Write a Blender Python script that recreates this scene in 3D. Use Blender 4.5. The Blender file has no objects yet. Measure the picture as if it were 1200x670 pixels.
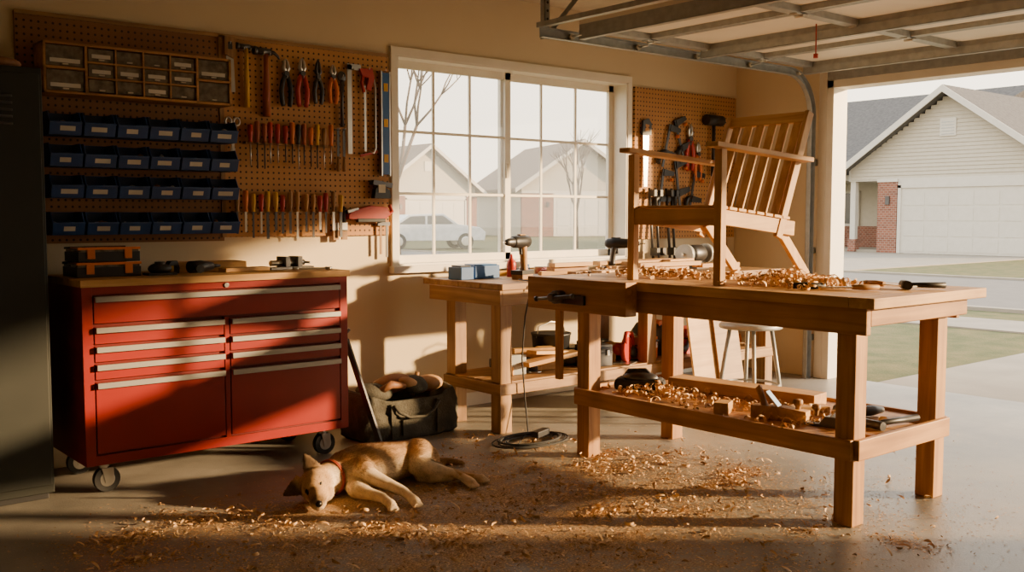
import bpy, bmesh, math, random
import mathutils
from mathutils import Vector, Matrix, Euler
random.seed(7)
D=bpy.data
SC=bpy.context.scene

# ---------------------------------------------------------------- materials
def base(name):
    m=D.materials.new(name); m.use_nodes=True
    nt=m.node_tree; p=nt.nodes.get('Principled BSDF')
    return m,nt,p
def N(nt,t,**k):
    n=nt.nodes.new(t)
    for a,v in k.items(): setattr(n,a,v)
    return n
def c4(c): return (c[0],c[1],c[2],1)
def mat(name,col,rough=.5,metal=0,col2=None,vs=6,bump=0,bs=60,spec=None):
    m,nt,p=base(name)
    p.inputs['Roughness'].default_value=rough
    p.inputs['Metallic'].default_value=metal
    if spec is not None: p.inputs['Specular IOR Level'].default_value=spec
    tc=N(nt,'ShaderNodeTexCoord')
    if col2 is None: col2=tuple(c*.82 for c in col)
    n=N(nt,'ShaderNodeTexNoise'); n.inputs['Scale'].default_value=vs; n.inputs['Detail'].default_value=5
    r=N(nt,'ShaderNodeValToRGB'); r.color_ramp.elements[0].position=.35; r.color_ramp.elements[1].position=.65
    r.color_ramp.elements[0].color=c4(col2); r.color_ramp.elements[1].color=c4(col)
    nt.links.new(tc.outputs['Object'],n.inputs['Vector']); nt.links.new(n.outputs['Fac'],r.inputs['Fac'])
    nt.links.new(r.outputs['Color'],p.inputs['Base Color'])
    if bump:
        n2=N(nt,'ShaderNodeTexNoise'); n2.inputs['Scale'].default_value=bs; n2.inputs['Detail'].default_value=6
        bp=N(nt,'ShaderNodeBump'); bp.inputs['Strength'].default_value=bump; bp.inputs['Distance'].default_value=.01
        nt.links.new(tc.outputs['Object'],n2.inputs['Vector']); nt.links.new(n2.outputs['Fac'],bp.inputs['Height'])
        nt.links.new(bp.outputs['Normal'],p.inputs['Normal'])
    return m
def wood(name,c1,c2,axis='X',rough=.55,sc=1.0):
    m,nt,p=base(name)
    tc=N(nt,'ShaderNodeTexCoord'); mp=N(nt,'ShaderNodeMapping')
    s=[28*sc,28*sc,28*sc]; s['XYZ'.index(axis)]=1.6*sc
    mp.inputs['Scale'].default_value=s
    n=N(nt,'ShaderNodeTexNoise'); n.inputs['Scale'].default_value=1; n.inputs['Detail'].default_value=4; n.inputs['Distortion'].default_value=.6
    r=N(nt,'ShaderNodeValToRGB'); e=r.color_ramp.elements
    e[0].position=.32; e[0].color=c4(c2); e[1].position=.66; e[1].color=c4(c1)
    nt.links.new(tc.outputs['Object'],mp.inputs['Vector']); nt.links.new(mp.outputs['Vector'],n.inputs['Vector'])
    nt.links.new(n.outputs['Fac'],r.inputs['Fac'])
    n3=N(nt,'ShaderNodeTexNoise'); n3.inputs['Scale'].default_value=3; n3.inputs['Detail'].default_value=3
    nt.links.new(tc.outputs['Object'],n3.inputs['Vector'])
    mx=N(nt,'ShaderNodeMixRGB',blend_type='MULTIPLY')
    r3=N(nt,'ShaderNodeValToRGB'); r3.color_ramp.elements[0].color=(.7,.66,.62,1); r3.color_ramp.elements[0].position=.35; r3.color_ramp.elements[1].position=.6
    nt.links.new(n3.outputs['Fac'],r3.inputs['Fac'])
    mx.inputs[0].default_value=.8
    nt.links.new(r.outputs['Color'],mx.inputs[1]); nt.links.new(r3.outputs['Color'],mx.inputs[2])
    nt.links.new(mx.outputs[0],p.inputs['Base Color'])
    bp=N(nt,'ShaderNodeBump'); bp.inputs['Strength'].default_value=.15; bp.inputs['Distance'].default_value=.004
    nt.links.new(n.outputs['Fac'],bp.inputs['Height']); nt.links.new(bp.outputs['Normal'],p.inputs['Normal'])
    p.inputs['Roughness'].default_value=rough
    return m
PINE1=(.56,.29,.085); PINE2=(.34,.15,.038)
wX=wood('pine_x',PINE1,PINE2,'X'); wY=wood('pine_y',PINE1,PINE2,'Y'); wZ=wood('pine_z',PINE1,PINE2,'Z')
L1=(.68,.40,.14); L2=(.49,.255,.072)
lX=wood('light_x',L1,L2,'X'); lY=wood('light_y',L1,L2,'Y'); lZ=wood('light_z',L1,L2,'Z')
O1=(.43,.24,.085); O2=(.25,.125,.042)
oldX=wood('old_x',O1,O2,'X'); oldY=wood('old_y',O1,O2,'Y'); oldZ=wood('old_z',O1,O2,'Z')
wallM=mat('wall_paint',(.70,.58,.385),.85,col2=(.66,.54,.35),vs=1.5,bump=.08,bs=120)
ceilM=mat('ceiling_paint',(.60,.52,.38),.9,bump=.1,bs=150)
whiteM=mat('white_paint',(.82,.77,.66),.45,col2=(.77,.72,.61))
extwhite=mat('exterior_white_paint',(.55,.52,.46),.5,col2=(.52,.49,.43))
black=mat('black_plastic',(.018,.018,.02),.45)
rubber=mat('rubber',(.03,.03,.03),.75)
steel=mat('steel',(.60,.59,.56),.30,1)
handleM=mat('brushed_aluminium',(.34,.33,.31),.42,.6,col2=(.31,.30,.28))
galv=mat('galvanised_steel',(.42,.43,.42),.5,.45,col2=(.34,.35,.34),vs=20)
darksteel=mat('dark_steel',(.10,.10,.105),.4,.8)
redP=mat('red_enamel',(.27,.010,.004),.34,0,col2=(.245,.009,.0035))
redD=mat('red_enamel_dark',(.15,.005,.003),.4)
redPl=mat('red_plastic',(.46,.025,.010),.4)
orange=mat('orange_plastic',(.72,.18,.015),.4)
yellow=mat('yellow_plastic',(.68,.38,.02),.45)
bluebin=mat('blue_bin_plastic',(.018,.060,.20),.42,col2=(.014,.050,.17))
blueM=mat('blue_plastic',(.02,.12,.36),.4)
labelM=mat('paper_label',(.62,.58,.50),.8)
clearpl=mat('clear_drawer_plastic',(.20,.165,.12),.25,col2=(.075,.06,.045),vs=26)
cabM=mat('cabinet_paint',(.020,.023,.019),.55,.2,col2=(.016,.019,.0155),vs=4)
canvas=mat('olive_canvas',(.085,.078,.058),.9,col2=(.05,.045,.034),vs=14,bump=.5,bs=90)
leather=mat('leather',(.28,.12,.045),.6,bump=.3,bs=40)
tanleather=mat('tan_leather',(.5,.28,.12),.6,bump=.3,bs=40)
cream=mat('cream_plastic',(.62,.54,.40),.5)
def pegmat(name,c1,c2,sp=.034,rad=.0062):
    m,nt,p=base(name)
    tc=N(nt,'ShaderNodeTexCoord'); sx=N(nt,'ShaderNodeSeparateXYZ'); nt.links.new(tc.outputs['Object'],sx.inputs[0])
    def cell(o):
        a=N(nt,'ShaderNodeMath',operation='DIVIDE'); a.inputs[1].default_value=sp; nt.links.new(o,a.inputs[0])
        f=N(nt,'ShaderNodeMath',operation='FLOORED_MODULO'); f.inputs[1].default_value=1; nt.links.new(a.outputs[0],f.inputs[0])
        s=N(nt,'ShaderNodeMath',operation='SUBTRACT'); s.inputs[1].default_value=.5; nt.links.new(f.outputs[0],s.inputs[0])
        q=N(nt,'ShaderNodeMath',operation='MULTIPLY'); nt.links.new(s.outputs[0],q.inputs[0]); nt.links.new(s.outputs[0],q.inputs[1]); return q.outputs[0]
    ad=N(nt,'ShaderNodeMath',operation='ADD'); nt.links.new(cell(sx.outputs[0]),ad.inputs[0]); nt.links.new(cell(sx.outputs[2]),ad.inputs[1])
    lt=N(nt,'ShaderNodeMath',operation='LESS_THAN'); lt.inputs[1].default_value=(rad/sp)**2; nt.links.new(ad.outputs[0],lt.inputs[0])
    n=N(nt,'ShaderNodeTexNoise'); n.inputs['Scale'].default_value=2.5; n.inputs['Detail'].default_value=6; nt.links.new(tc.outputs['Object'],n.inputs['Vector'])
    r=N(nt,'ShaderNodeValToRGB'); r.color_ramp.elements[0].position=.35;r.color_ramp.elements[1].position=.65
    r.color_ramp.elements[0].color=c4(c2); r.color_ramp.elements[1].color=c4(c1); nt.links.new(n.outputs['Fac'],r.inputs['Fac'])
    mx=N(nt,'ShaderNodeMixRGB'); nt.links.new(lt.outputs[0],mx.inputs[0]); nt.links.new(r.outputs['Color'],mx.inputs[1]); mx.inputs[2].default_value=(.03,.015,.008,1)
    nt.links.new(mx.outputs[0],p.inputs['Base Color']); p.inputs['Roughness'].default_value=.7
    return m
pegA=pegmat('pegboard_tan',(.50,.25,.08),(.42,.195,.06)); pegB=pegmat('pegboard_brown',(.30,.135,.045),(.24,.10,.033))
def floormat():
    m,nt,p=base('concrete_floor')
    tc=N(nt,'ShaderNodeTexCoord'); L=nt.links.new
    n=N(nt,'ShaderNodeTexNoise'); n.inputs['Scale'].default_value=1.3; n.inputs['Detail'].default_value=9; n.inputs['Roughness'].default_value=.65; L(tc.outputs['Object'],n.inputs['Vector'])
    r=N(nt,'ShaderNodeValToRGB'); e=r.color_ramp.elements; e[0].position=.32; e[0].color=(.165,.155,.135,1); e[1].position=.68; e[1].color=(.38,.35,.30,1); L(n.outputs['Fac'],r.inputs['Fac'])
    vd=N(nt,'ShaderNodeVectorMath',operation='DISTANCE'); L(tc.outputs['Object'],vd.inputs[0]); vd.inputs[1].default_value=(2.45,3.25,0)
    mr=N(nt,'ShaderNodeMapRange'); mr.inputs[1].default_value=.6; mr.inputs[2].default_value=2.6; mr.inputs[3].default_value=.26; mr.inputs[4].default_value=-.2; L(vd.outputs['Value'],mr.inputs[0])
    n2=N(nt,'ShaderNodeTexNoise'); n2.inputs['Scale'].default_value=3.2; n2.inputs['Detail'].default_value=14; n2.inputs['Roughness'].default_value=.8; L(tc.outputs['Object'],n2.inputs['Vector'])
    ad=N(nt,'ShaderNodeMath',operation='ADD'); L(mr.outputs[0],ad.inputs[0]); L(n2.outputs['Fac'],ad.inputs[1])
    rr=N(nt,'ShaderNodeValToRGB'); rr.color_ramp.elements[0].position=.63; rr.color_ramp.elements[1].position=.84; L(ad.outputs[0],rr.inputs['Fac'])
    n3=N(nt,'ShaderNodeTexNoise'); n3.inputs['Scale'].default_value=120; n3.inputs['Detail'].default_value=3; L(tc.outputs['Object'],n3.inputs['Vector'])
    rs=N(nt,'ShaderNodeValToRGB'); rs.color_ramp.elements[0].position=.38; rs.color_ramp.elements[0].color=(.26,.145,.055,1); rs.color_ramp.elements[1].position=.62; rs.color_ramp.elements[1].color=(.70,.45,.20,1); L(n3.outputs['Fac'],rs.inputs['Fac'])
    mx=N(nt,'ShaderNodeMixRGB'); L(rr.outputs['Color'],mx.inputs[0]); L(r.outputs['Color'],mx.inputs[1]); L(rs.outputs['Color'],mx.inputs[2])
    L(mx.outputs[0],p.inputs['Base Color'])
    rg=N(nt,'ShaderNodeMapRange'); rg.inputs[3].default_value=.30; rg.inputs[4].default_value=.8; L(rr.outputs['Color'],rg.inputs[0])
    ra=N(nt,'ShaderNodeMath',operation='ADD'); L(rg.outputs[0],ra.inputs[0])
    rm=N(nt,'ShaderNodeMath',operation='MULTIPLY'); L(n.outputs['Fac'],rm.inputs[0]); rm.inputs[1].default_value=.25; L(rm.outputs[0],ra.inputs[1])
    L(ra.outputs[0],p.inputs['Roughness'])
    bp=N(nt,'ShaderNodeBump'); bp.inputs['Strength'].default_value=.25; bp.inputs['Distance'].default_value=.005; L(n3.outputs['Fac'],bp.inputs['Height']); L(bp.outputs['Normal'],p.inputs['Normal'])
    return m
floorM=floormat()
shavM=mat('wood_shaving',(.84,.57,.29),.6,col2=(.66,.40,.17),vs=30)
shavD=mat('wood_shaving_dark',(.58,.33,.13),.7,col2=(.40,.21,.08),vs=30)
grassM=mat('grass',(.060,.075,.016),.95,col2=(.13,.11,.035),vs=3,bump=1,bs=40)
driveM=mat('driveway_concrete',(.30,.265,.21),.85,col2=(.25,.22,.175),vs=2,bump=.2,bs=40)
roadM=mat('road_asphalt',(.16,.15,.135),.9,col2=(.14,.13,.115),vs=3)
shingle=mat('roof_shingle',(.095,.087,.08),.9,col2=(.06,.055,.05),vs=9,bump=.6,bs=25)
tanroof=mat('tan_shingle',(.21,.145,.10),.9,col2=(.16,.115,.08),vs=9)
siding=mat('vinyl_siding',(.46,.42,.34),.6,col2=(.43,.39,.31))
def brickmat():
    m,nt,p=base('brick'); tc=N(nt,'ShaderNodeTexCoord'); sp=N(nt,'ShaderNodeSeparateXYZ'); cb=N(nt,'ShaderNodeCombineXYZ')
    ad=N(nt,'ShaderNodeMath',operation='ADD')
    b=N(nt,'ShaderNodeTexBrick'); b.inputs['Scale'].default_value=3.2; b.inputs['Color1'].default_value=(.24,.085,.05,1); b.inputs['Color2'].default_value=(.15,.055,.035,1); b.inputs['Mortar'].default_value=(.30,.25,.20,1); b.inputs['Mortar Size'].default_value=.02
    L=nt.links.new; L(tc.outputs['Object'],sp.inputs[0]); L(sp.outputs[0],ad.inputs[0]); L(sp.outputs[1],ad.inputs[1]); L(ad.outputs[0],cb.inputs[0]); L(sp.outputs[2],cb.inputs[1]); L(cb.outputs[0],b.inputs['Vector'])
    L(b.outputs['Color'],p.inputs['Base Color']); p.inputs['Roughness'].default_value=.9
    return m
brickM=brickmat()
darkglass=mat('dark_window_glass',(.05,.055,.06),.12)
barkM=mat('bark',(.12,.08,.055),.9)
leafM=mat('shrub_leaves',(.04,.07,.02),.9,col2=(.02,.035,.012),vs=12,bump=1,bs=20)
carM=mat('car_paint',(.66,.66,.66),.25)
def glassmat():
    m,nt,p=base('window_glass'); nt.nodes.remove(p); o=nt.nodes['Material Output']
    t=N(nt,'ShaderNodeBsdfTransparent'); t.inputs[0].default_value=(.97,.97,.97,1); g=N(nt,'ShaderNodeBsdfGlossy'); g.inputs['Roughness'].default_value=.02
    tr=N(nt,'ShaderNodeBsdfTranslucent'); tr.inputs[0].default_value=(.9,.84,.72,1)
    a=N(nt,'ShaderNodeMixShader'); a.inputs[0].default_value=.04; b=N(nt,'ShaderNodeMixShader'); b.inputs[0].default_value=.06
    nt.links.new(t.outputs[0],a.inputs[1]); nt.links.new(g.outputs[0],a.inputs[2]); nt.links.new(a.outputs[0],b.inputs[1]); nt.links.new(tr.outputs[0],b.inputs[2]); nt.links.new(b.outputs[0],o.inputs[0])
    return m
glassM=glassmat()

# ---------------------------------------------------------------- builder
def TRS(loc=(0,0,0),rot=(0,0,0),s=1):
    sm=Matrix.Diagonal((s,s,s,1)) if not hasattr(s,'__len__') else Matrix.Diagonal((*s,1))
    return Matrix.Translation(loc)@Euler([math.radians(a) for a in rot]).to_matrix().to_4x4()@sm
def _sph(seg=12):
    vs=[(0,0,1)];fs=[];R_=seg//2
    for i in range(1,R_):
        ph=math.pi*i/R_
        for k in range(seg):
            a=2*math.pi*k/seg; vs.append((math.sin(ph)*math.cos(a),math.sin(ph)*math.sin(a),math.cos(ph)))
    vs.append((0,0,-1))
    for k in range(seg):
        k2=(k+1)%seg; fs.append((0,1+k,1+k2))
        for i in range(R_-2): fs.append((1+i*seg+k,1+(i+1)*seg+k,1+(i+1)*seg+k2,1+i*seg+k2))
        fs.append((len(vs)-1,1+(R_-2)*seg+k2,1+(R_-2)*seg+k))
    return vs,fs
class B:
    def __init__(s,name): s.n=name; s.bm=bmesh.new(); s.mats=[]; s.M=Matrix()
    def mi(s,m):
        if m not in s.mats: s.mats.append(m)
        return s.mats.index(m)
    def raw(s,vs,fs,m,M=None,smooth=False):
        T=s.M@M if M is not None else s.M
        bv=[s.bm.verts.new(T@Vector(v)) for v in vs]; k=s.mi(m)
        for i,f in enumerate(fs):
            try: fc=s.bm.faces.new([bv[j] for j in f])
            except ValueError: continue
            fc.material_index=k; fc.smooth=smooth and len(f)<=4
    def box(s,x0,x1,y0,y1,z0,z1,m,M=None):
        vs=[(x,y,z) for x in(x0,x1) for y in(y0,y1) for z in(z0,z1)]
        s.raw(vs,[(0,1,3,2),(4,6,7,5),(0,4,5,1),(2,3,7,6),(0,2,6,4),(1,5,7,3)],m,M)
    def boxc(s,c,sz,m,rot=(0,0,0)):
        h=[a/2 for a in sz]; s.box(-h[0],h[0],-h[1],h[1],-h[2],h[2],m,TRS(c,rot))
    def beam(s,p0,p1,w,d,m,up=(0,0,1)):
        p0=Vector(p0);p1=Vector(p1);z=(p1-p0);L=z.length;z.normalize();u=Vector(up)
        x=u.cross(z)
        if x.length<1e-4: x=Vector((1,0,0)).cross(z)
        x.normalize(); y=z.cross(x)
        M=Matrix((x,y,z)).transposed().to_4x4(); M.translation=p0
        s.box(-w/2,w/2,-d/2,d/2,0,L,m,M)
    def prism(s,poly,h,m,M=None):
        n=len(poly); vs=[(x,y,0) for x,y in poly]+[(x,y,h) for x,y in poly]
        fs=[tuple(range(n-1,-1,-1)),tuple(range(n,2*n))]+[(i,(i+1)%n,(i+1)%n+n,i+n) for i in range(n)]
        s.raw(vs,fs,m,M)
    def lathe(s,prof,m,M=None,seg=20):
        vs=[];fs=[]
        for r,z in prof:
            for k in range(seg):
                a=2*math.pi*k/seg; vs.append((r*math.cos(a),r*math.sin(a),z))
        for i in range(len(prof)-1):
            for k in range(seg):
                k2=(k+1)%seg; fs.append((i*seg+k,i*seg+k2,(i+1)*seg+k2,(i+1)*seg+k))
        fs.append(tuple(range(seg-1,-1,-1))); fs.append(tuple((len(prof)-1)*seg+k for k in range(seg)))
        s.raw(vs,fs,m,M,True)
    def cyl(s,p0,p1,r,m,r2=None,seg=16):
        p0=Vector(p0);p1=Vector(p1);q=(p1-p0).to_track_quat('Z','Y').to_matrix().to_4x4();q.translation=p0
        s.lathe([(r,0),(r if r2 is None else r2,(p1-p0).length)],m,q,seg)
    def tube(s,pts,r,m,seg=8,closed=False,M=None):
        P=[Vector(p) for p in pts]; n=len(P); vs=[];fs=[]
        rr=r if hasattr(r,'__len__') else [r]*n
        up=None
        for i in range(n):
            if closed: t=P[(i+1)%n]-P[i-1]
            else: t=P[min(i+1,n-1)]-P[max(i-1,0)]
            t.normalize()
            if up is None:
                up=Vector((0,0,1)) if abs(t.z)<.9 else Vector((1,0,0))
            x=up.cross(t)
            if x.length<1e-5: x=Vector((0,1,0)).cross(t)
            x.normalize(); y=t.cross(x); up=y
            for k in range(seg):
                a=2*math.pi*k/seg; vs.append(P[i]+(x*math.cos(a)+y*math.sin(a))*rr[i])
        for i in range(n if closed else n-1):
            j=(i+1)%n
            for k in range(seg):
                k2=(k+1)%seg; fs.append((i*seg+k,i*seg+k2,j*seg+k2,j*seg+k))
        if not closed: fs.append(tuple(range(seg-1,-1,-1))); fs.append(tuple((n-1)*seg+k for k in range(seg)))
        s.raw(vs,fs,m,M,True)
    def sph(s,c,r,m,rot=(0,0,0),seg=16,M=None):
        if not hasattr(r,'__len__'): r=(r,r,r)
        T=TRS(c,rot,r)
        if M is not None: T=M@T
        vs,fs=_sph(seg); s.raw(vs,fs,m,T,True)
    def done(s,bevel=0,recalc=True,origin=True):
        if recalc: bmesh.ops.recalc_face_normals(s.bm,faces=s.bm.faces)
        me=D.meshes.new(s.n); s.bm.to_mesh(me); s.bm.free()
        for m in s.mats: me.materials.append(m)
        o=D.objects.new(s.n,me); SC.collection.objects.link(o)
        if origin and len(me.vertices):
            xs=[v.co for v in me.vertices]
            lo=Vector([min(v[i] for v in xs) for i in range(3)]); hi=Vector([max(v[i] for v in xs) for i in range(3)])
            c=Vector(((lo.x+hi.x)/2,(lo.y+hi.y)/2,lo.z)); me.transform(Matrix.Translation(-c)); o.location=c
        if bevel:
            b=o.modifiers.new('bevel','BEVEL'); b.width=bevel; b.segments=2; b.limit_method='ANGLE'; b.angle_limit=math.radians(40)
        return o

# ---------------------------------------------------------------- camera
yaw=math.atan(972/1167); pit=math.atan(82/1167)
F=Vector((math.sin(yaw)*math.cos(pit),math.cos(yaw)*math.cos(pit),-math.sin(pit)))
R=Vector((math.cos(yaw),-math.sin(yaw),0)); U=R.cross(F)
cam=D.cameras.new('camera'); cam.lens=35; cam.sensor_width=36; co=D.objects.new('camera',cam); SC.collection.objects.link(co)
mw=Matrix((R,U,-F)).transposed().to_4x4(); mw.translation=(0,0,1.3); co.matrix_world=mw; SC.camera=co
cam.clip_start=.05; cam.clip_end=500

# ---------------------------------------------------------------- light
w=D.worlds.new('sky'); SC.world=w; w.use_nodes=True; nt=w.node_tree; bg=nt.nodes['Background']
tc=N(nt,'ShaderNodeTexCoord'); sx=N(nt,'ShaderNodeSeparateXYZ'); nt.links.new(tc.outputs['Generated'],sx.inputs[0])
rp=N(nt,'ShaderNodeValToRGB'); e=rp.color_ramp.elements; e[0].position=0; e[0].color=(1,.82,.58,1); e[1].position=.75; e[1].color=(.72,.75,.78,1)
e2=rp.color_ramp.elements.new(.25); e2.color=(1,.90,.75,1)
nt.links.new(sx.outputs[2],rp.inputs['Fac']); nt.links.new(rp.outputs['Color'],bg.inputs['Color']); bg.inputs['Strength'].default_value=4.5
sl=D.lights.new('sun','SUN'); sl.energy=17; sl.color=(1,.66,.33); sl.angle=math.radians(2.0)
so=D.objects.new('sun',sl); SC.collection.objects.link(so)
KS=.88
sd=Vector((-1,KS,-.20*math.sqrt(1+KS*KS))).normalized(); so.rotation_euler=sd.to_track_quat('-Z','Y').to_euler(); so.location=(12,-3,5)

# ---------------------------------------------------------------- room
HC=2.8; YJ=-1.05
b=B('floor'); b.box(-.8,7.15,-2,5.4,-.12,0,floorM); b.done(origin=False)
WX0,WX1,WZ0,WZ1=3.53,5.64,.98,2.32
b=B('wall_back')
b.box(-.95,WX0,5.4,5.56,0,HC,wallM); b.box(WX1,7.15,5.4,5.56,0,HC,wallM); b.box(WX0,WX1,5.4,5.56,0,WZ0,wallM); b.box(WX0,WX1,5.4,5.56,WZ1,HC,wallM); b.done(origin=False)
b=B('wall_left'); b.box(-.95,-.8,-2.15,5.4,0,HC,wallM); b.done(origin=False)
b=B('wall_front'); b.box(-.8,7.15,-2.15,-2,0,HC,wallM); b.done(origin=False)
b=B('wall_right'); b.box(7,7.15,4.5,5.4,0,HC,wallM); b.box(7,7.15,-2,YJ,0,HC,wallM); b.box(7,7.15,YJ,4.5,2.36,HC,wallM); b.done(origin=False)
b=B('ceiling'); b.box(-.95,7.15,-2.15,5.56,HC,HC+.12,ceilM); b.done(origin=False)
b=B('trim_1'); b.box(6.975,7.17,4.44,4.5,0,2.36,whiteM); b.box(6.975,7.17,YJ,4.5,2.30,2.36,whiteM); b.box(6.975,7.17,YJ,YJ+.06,0,2.36,whiteM); b.box(6.975,7.0,4.5,4.57,0,2.43,whiteM); b.box(6.975,7.0,YJ,4.5,2.36,2.43,galv); b.done(.003,origin=False)
b=B('baseboard_back'); b.box(2.8,7,5.385,5.4,0,.09,whiteM); b.done(.002,origin=False)
b=B('window_1')
f=whiteM
b.box(WX0-.045,WX1+.045,5.375,5.4,WZ1,WZ1+.05,f); b.box(WX0-.045,WX0,5.375,5.4,WZ0-.04,WZ1,f); b.box(WX1,WX1+.045,5.375,5.4,WZ0-.04,WZ1,f)
b.box(WX0-.06,WX1+.06,5.34,5.40,WZ0-.045,WZ0,f)
b.box(WX0,WX0+.012,5.38,5.55,WZ0,WZ1,f); b.box(WX1-.012,WX1,5.38,5.55,WZ0,WZ1,f); b.box(WX0,WX1,5.38,5.55,WZ1-.012,WZ1,f); b.box(WX0,WX1,5.38,5.55,WZ0,WZ0+.012,f)
mid=(WX0+WX1)/2-.06
def sash(x0,x1,y):
    z0,z1=WZ0+.012,WZ1-.012; t=.05
    b.box(x0,x0+t,y,y+.03,z0,z1,f); b.box(x1-t,x1,y,y+.03,z0,z1,f); b.box(x0,x1,y,y+.03,z0,z0+t,f); b.box(x0,x1,y,y+.03,z1-t,z1,f)
    for i in (1,2):
        xx=x0+t+(x1-x0-2*t)*i/3; b.box(xx-.009,xx+.009,y+.008,y+.022,z0+t,z1-t,f)
        zz=z0+t+(z1-z0-2*t)*i/3; b.box(x0+t,x1-t,y+.009,y+.021,zz-.009,zz+.009,f)
sash(WX0+.012,mid+.035,5.49); sash(mid-.035,WX1-.012,5.52)
b.box(WX0+.05,mid,5.504,5.506,WZ0+.05,WZ1-.05,glassM); b.box(mid,WX1-.05,5.534,5.536,WZ0+.05,WZ1-.05,glassM)
b.boxc((mid,5.484,1.62),(.02,.014,.10),cream)
b.done(.002,origin=False)

# ---------------------------------------------------------------- garage door overhead + tracks
b=B('garage_door')
gx=[4.30,4.90,5.50,6.10,6.72]; y0,y1=YJ+.02,4.52
panelM=mat('door_panel',(.82,.75,.62),.55,col2=(.76,.69,.56),vs=3)
for i in range(4):
    b.box(gx[i]+.004,gx[i+1]-.004,y0,y1,2.475,2.50,panelM)
    b.box(gx[i]+.004,gx[i]+.035,y0,y1,2.44,2.475,galv); b.box(gx[i+1]-.035,gx[i+1]-.004,y0,y1,2.44,2.475,galv)
yst=[y1-.08,3.32,2.1,.9,y0+.02]
for yy in yst:
    for i in range(4): b.box(gx[i]+.035,gx[i+1]-.035,yy,yy+.07,2.435,2.475,galv)
for i in range(4):
    for j in range(4): b.box(gx[i]+.10,gx[i+1]-.10,yst[j+1]+.13,yst[j]-.06,2.462,2.475,panelM)
for i in (0,2,4):
    xx=gx[i] if i==0 else gx[i]-.045
    b.box(xx,xx+.045,y0,y1,2.385,2.389,galv); b.box(xx,xx+.004,y0,y1,2.385,2.44,galv); b.box(xx+.041,xx+.045,y0,y1,2.385,2.44,galv)
for yy in [y1-.05,3.35,2.13,.93]:
    for i in (1,2,3):
        b.boxc((gx[i],yy,2.432),(.12,.05,.008),steel); b.cyl((gx[i],yy-.03,2.425),(gx[i],yy+.03,2.425),.009,steel)
for i in range(5):
    b.cyl((gx[i],y1-.03,2.41),(gx[i],4.60,2.41),.006,steel); b.cyl((gx[i],4.575,2.41),(gx[i],4.60,2.41),.02,cream)
b.done(.001)
b=B('door_track')
def trk(yc,sg):
    t=.003
    b.box(4.05,6.58,yc,yc+t,2.38,2.44,galv)
    ya_,yb_=(yc-.035,yc+t) if sg>0 else (yc,yc+.035)
    for z in (2.38,2.437): b.box(4.05,6.58,ya_,yb_,z,z+t,galv)
    n=10
    for (ra,rb,ya,yb) in [(.29,.35,yc,yc+t),(.29,.293,ya_,yb_),(.347,.35,ya_,yb_)]:
        poly=[(6.58+rb*math.sin(a),2.09+rb*math.cos(a)) for a in [math.pi/2*k/n for k in range(n+1)]]+[(6.58+ra*math.sin(a),2.09+ra*math.cos(a)) for a in [math.pi/2*k/n for k in range(n,-1,-1)]]
        b.prism(poly,yb-ya,galv,Matrix.Translation((0,yb,0))@Matrix.Rotation(math.radians(90),4,'X'))
    b.box(6.87,6.93,yc,yc+t,0,2.09,galv)
    for x in (6.87,6.927): b.box(x,x+t,ya_,yb_,0,2.09,galv)
    for z in (.3,1.0,1.7): b.box(6.93,6.999,yc-.01,yc+.03,z,z+.05,galv)
trk(4.60,1); trk(YJ-.06,-1)
for yy in (4.61,YJ-.06):
    b.box(4.10,4.14,yy,yy+.004,2.38,2.8,galv); b.box(4.10,4.104,yy,yy+.04,2.38,2.8,galv)
    for k in range(7): b.cyl((4.122,yy-.001,2.45+k*.05),(4.122,yy+.0055,2.45+k*.05),.009,black,seg=8)
    b.beam((4.14,yy,2.42),(4.5,yy,2.8),.004,.03,galv)
b.box(4.04,4.08,YJ-.06,4.62,2.44,2.47,galv)
b.cyl((6.86,YJ,2.6),(6.86,4.6,2.6),.012,galv)
b.cyl((6.86,1.6,2.6),(6.86,3.6,2.6),.035,darksteel)
b.done()
b=B('pull_rope'); b.tube([(5.22,3.45,2.435),(5.22,3.45,2.34),(5.22,3.45,2.25)],.004,redPl); b.cyl((5.22,3.45,2.235),(5.22,3.45,2.26),.014,redPl); b.done()

# ---------------------------------------------------------------- cabinet
b=B('metal_cabinet')
b.box(.36,1.27,4.82,5.38,.03,1.96,cabM); b.box(.375,.80,4.80,4.82,.07,1.93,cabM); b.box(.81,1.255,4.80,4.82,.07,1.93,cabM)
b.box(.38,1.25,4.84,5.36,0,.03,black)
for k in range(5): b.box(.92,1.14,4.793,4.80,1.70+k*.03,1.712+k*.03,darksteel)
b.box(.83,.85,4.78,4.80,1.0,1.15,steel)
b.done(.006)
b=B('work_gloves'); b.sph((1.12,4.95,1.985),(.10,.07,.03),leather); b.sph((1.02,4.98,1.995),(.12,.08,.038),canvas,(0,0,20)); b.sph((.9,4.95,1.98),(.08,.05,.025),leather,(0,0,40)); b.done()

# ---------------------------------------------------------------- pegboards
b=B('pegboard')
b.box(1.30,2.36,5.378,5.399,1.16,2.31,pegB); b.box(2.36,3.46,5.378,5.399,1.18,2.31,pegA); b.box(2.345,2.37,5.37,5.378,1.18,2.31,oldZ)
b.box(1.30,3.46,5.370,5.378,2.295,2.315,oldX)
b.done()
b=B('pegboard'); b.box(5.72,6.97,5.378,5.399,1.12,2.30,pegA); b.done()
b=B('parts_drawer_cabinet')
x0,x1,yf,yb,z0,z1=1.38,2.34,5.20,5.37,1.90,2.15; t=.012
fw=wX
b.box(x0,x1,yf,yb,z0,z0+t,fw); b.box(x0,x1,yf,yb,z1-t,z1,fw); b.box(x0,x0+t,yf,yb,z0,z1,fw); b.box(x1-t,x1,yf,yb,z0,z1,fw); b.box(x0,x1,yb-.01,yb,z0,z1,oldX)
xa=x0+.20; xb=x1-.19
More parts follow.
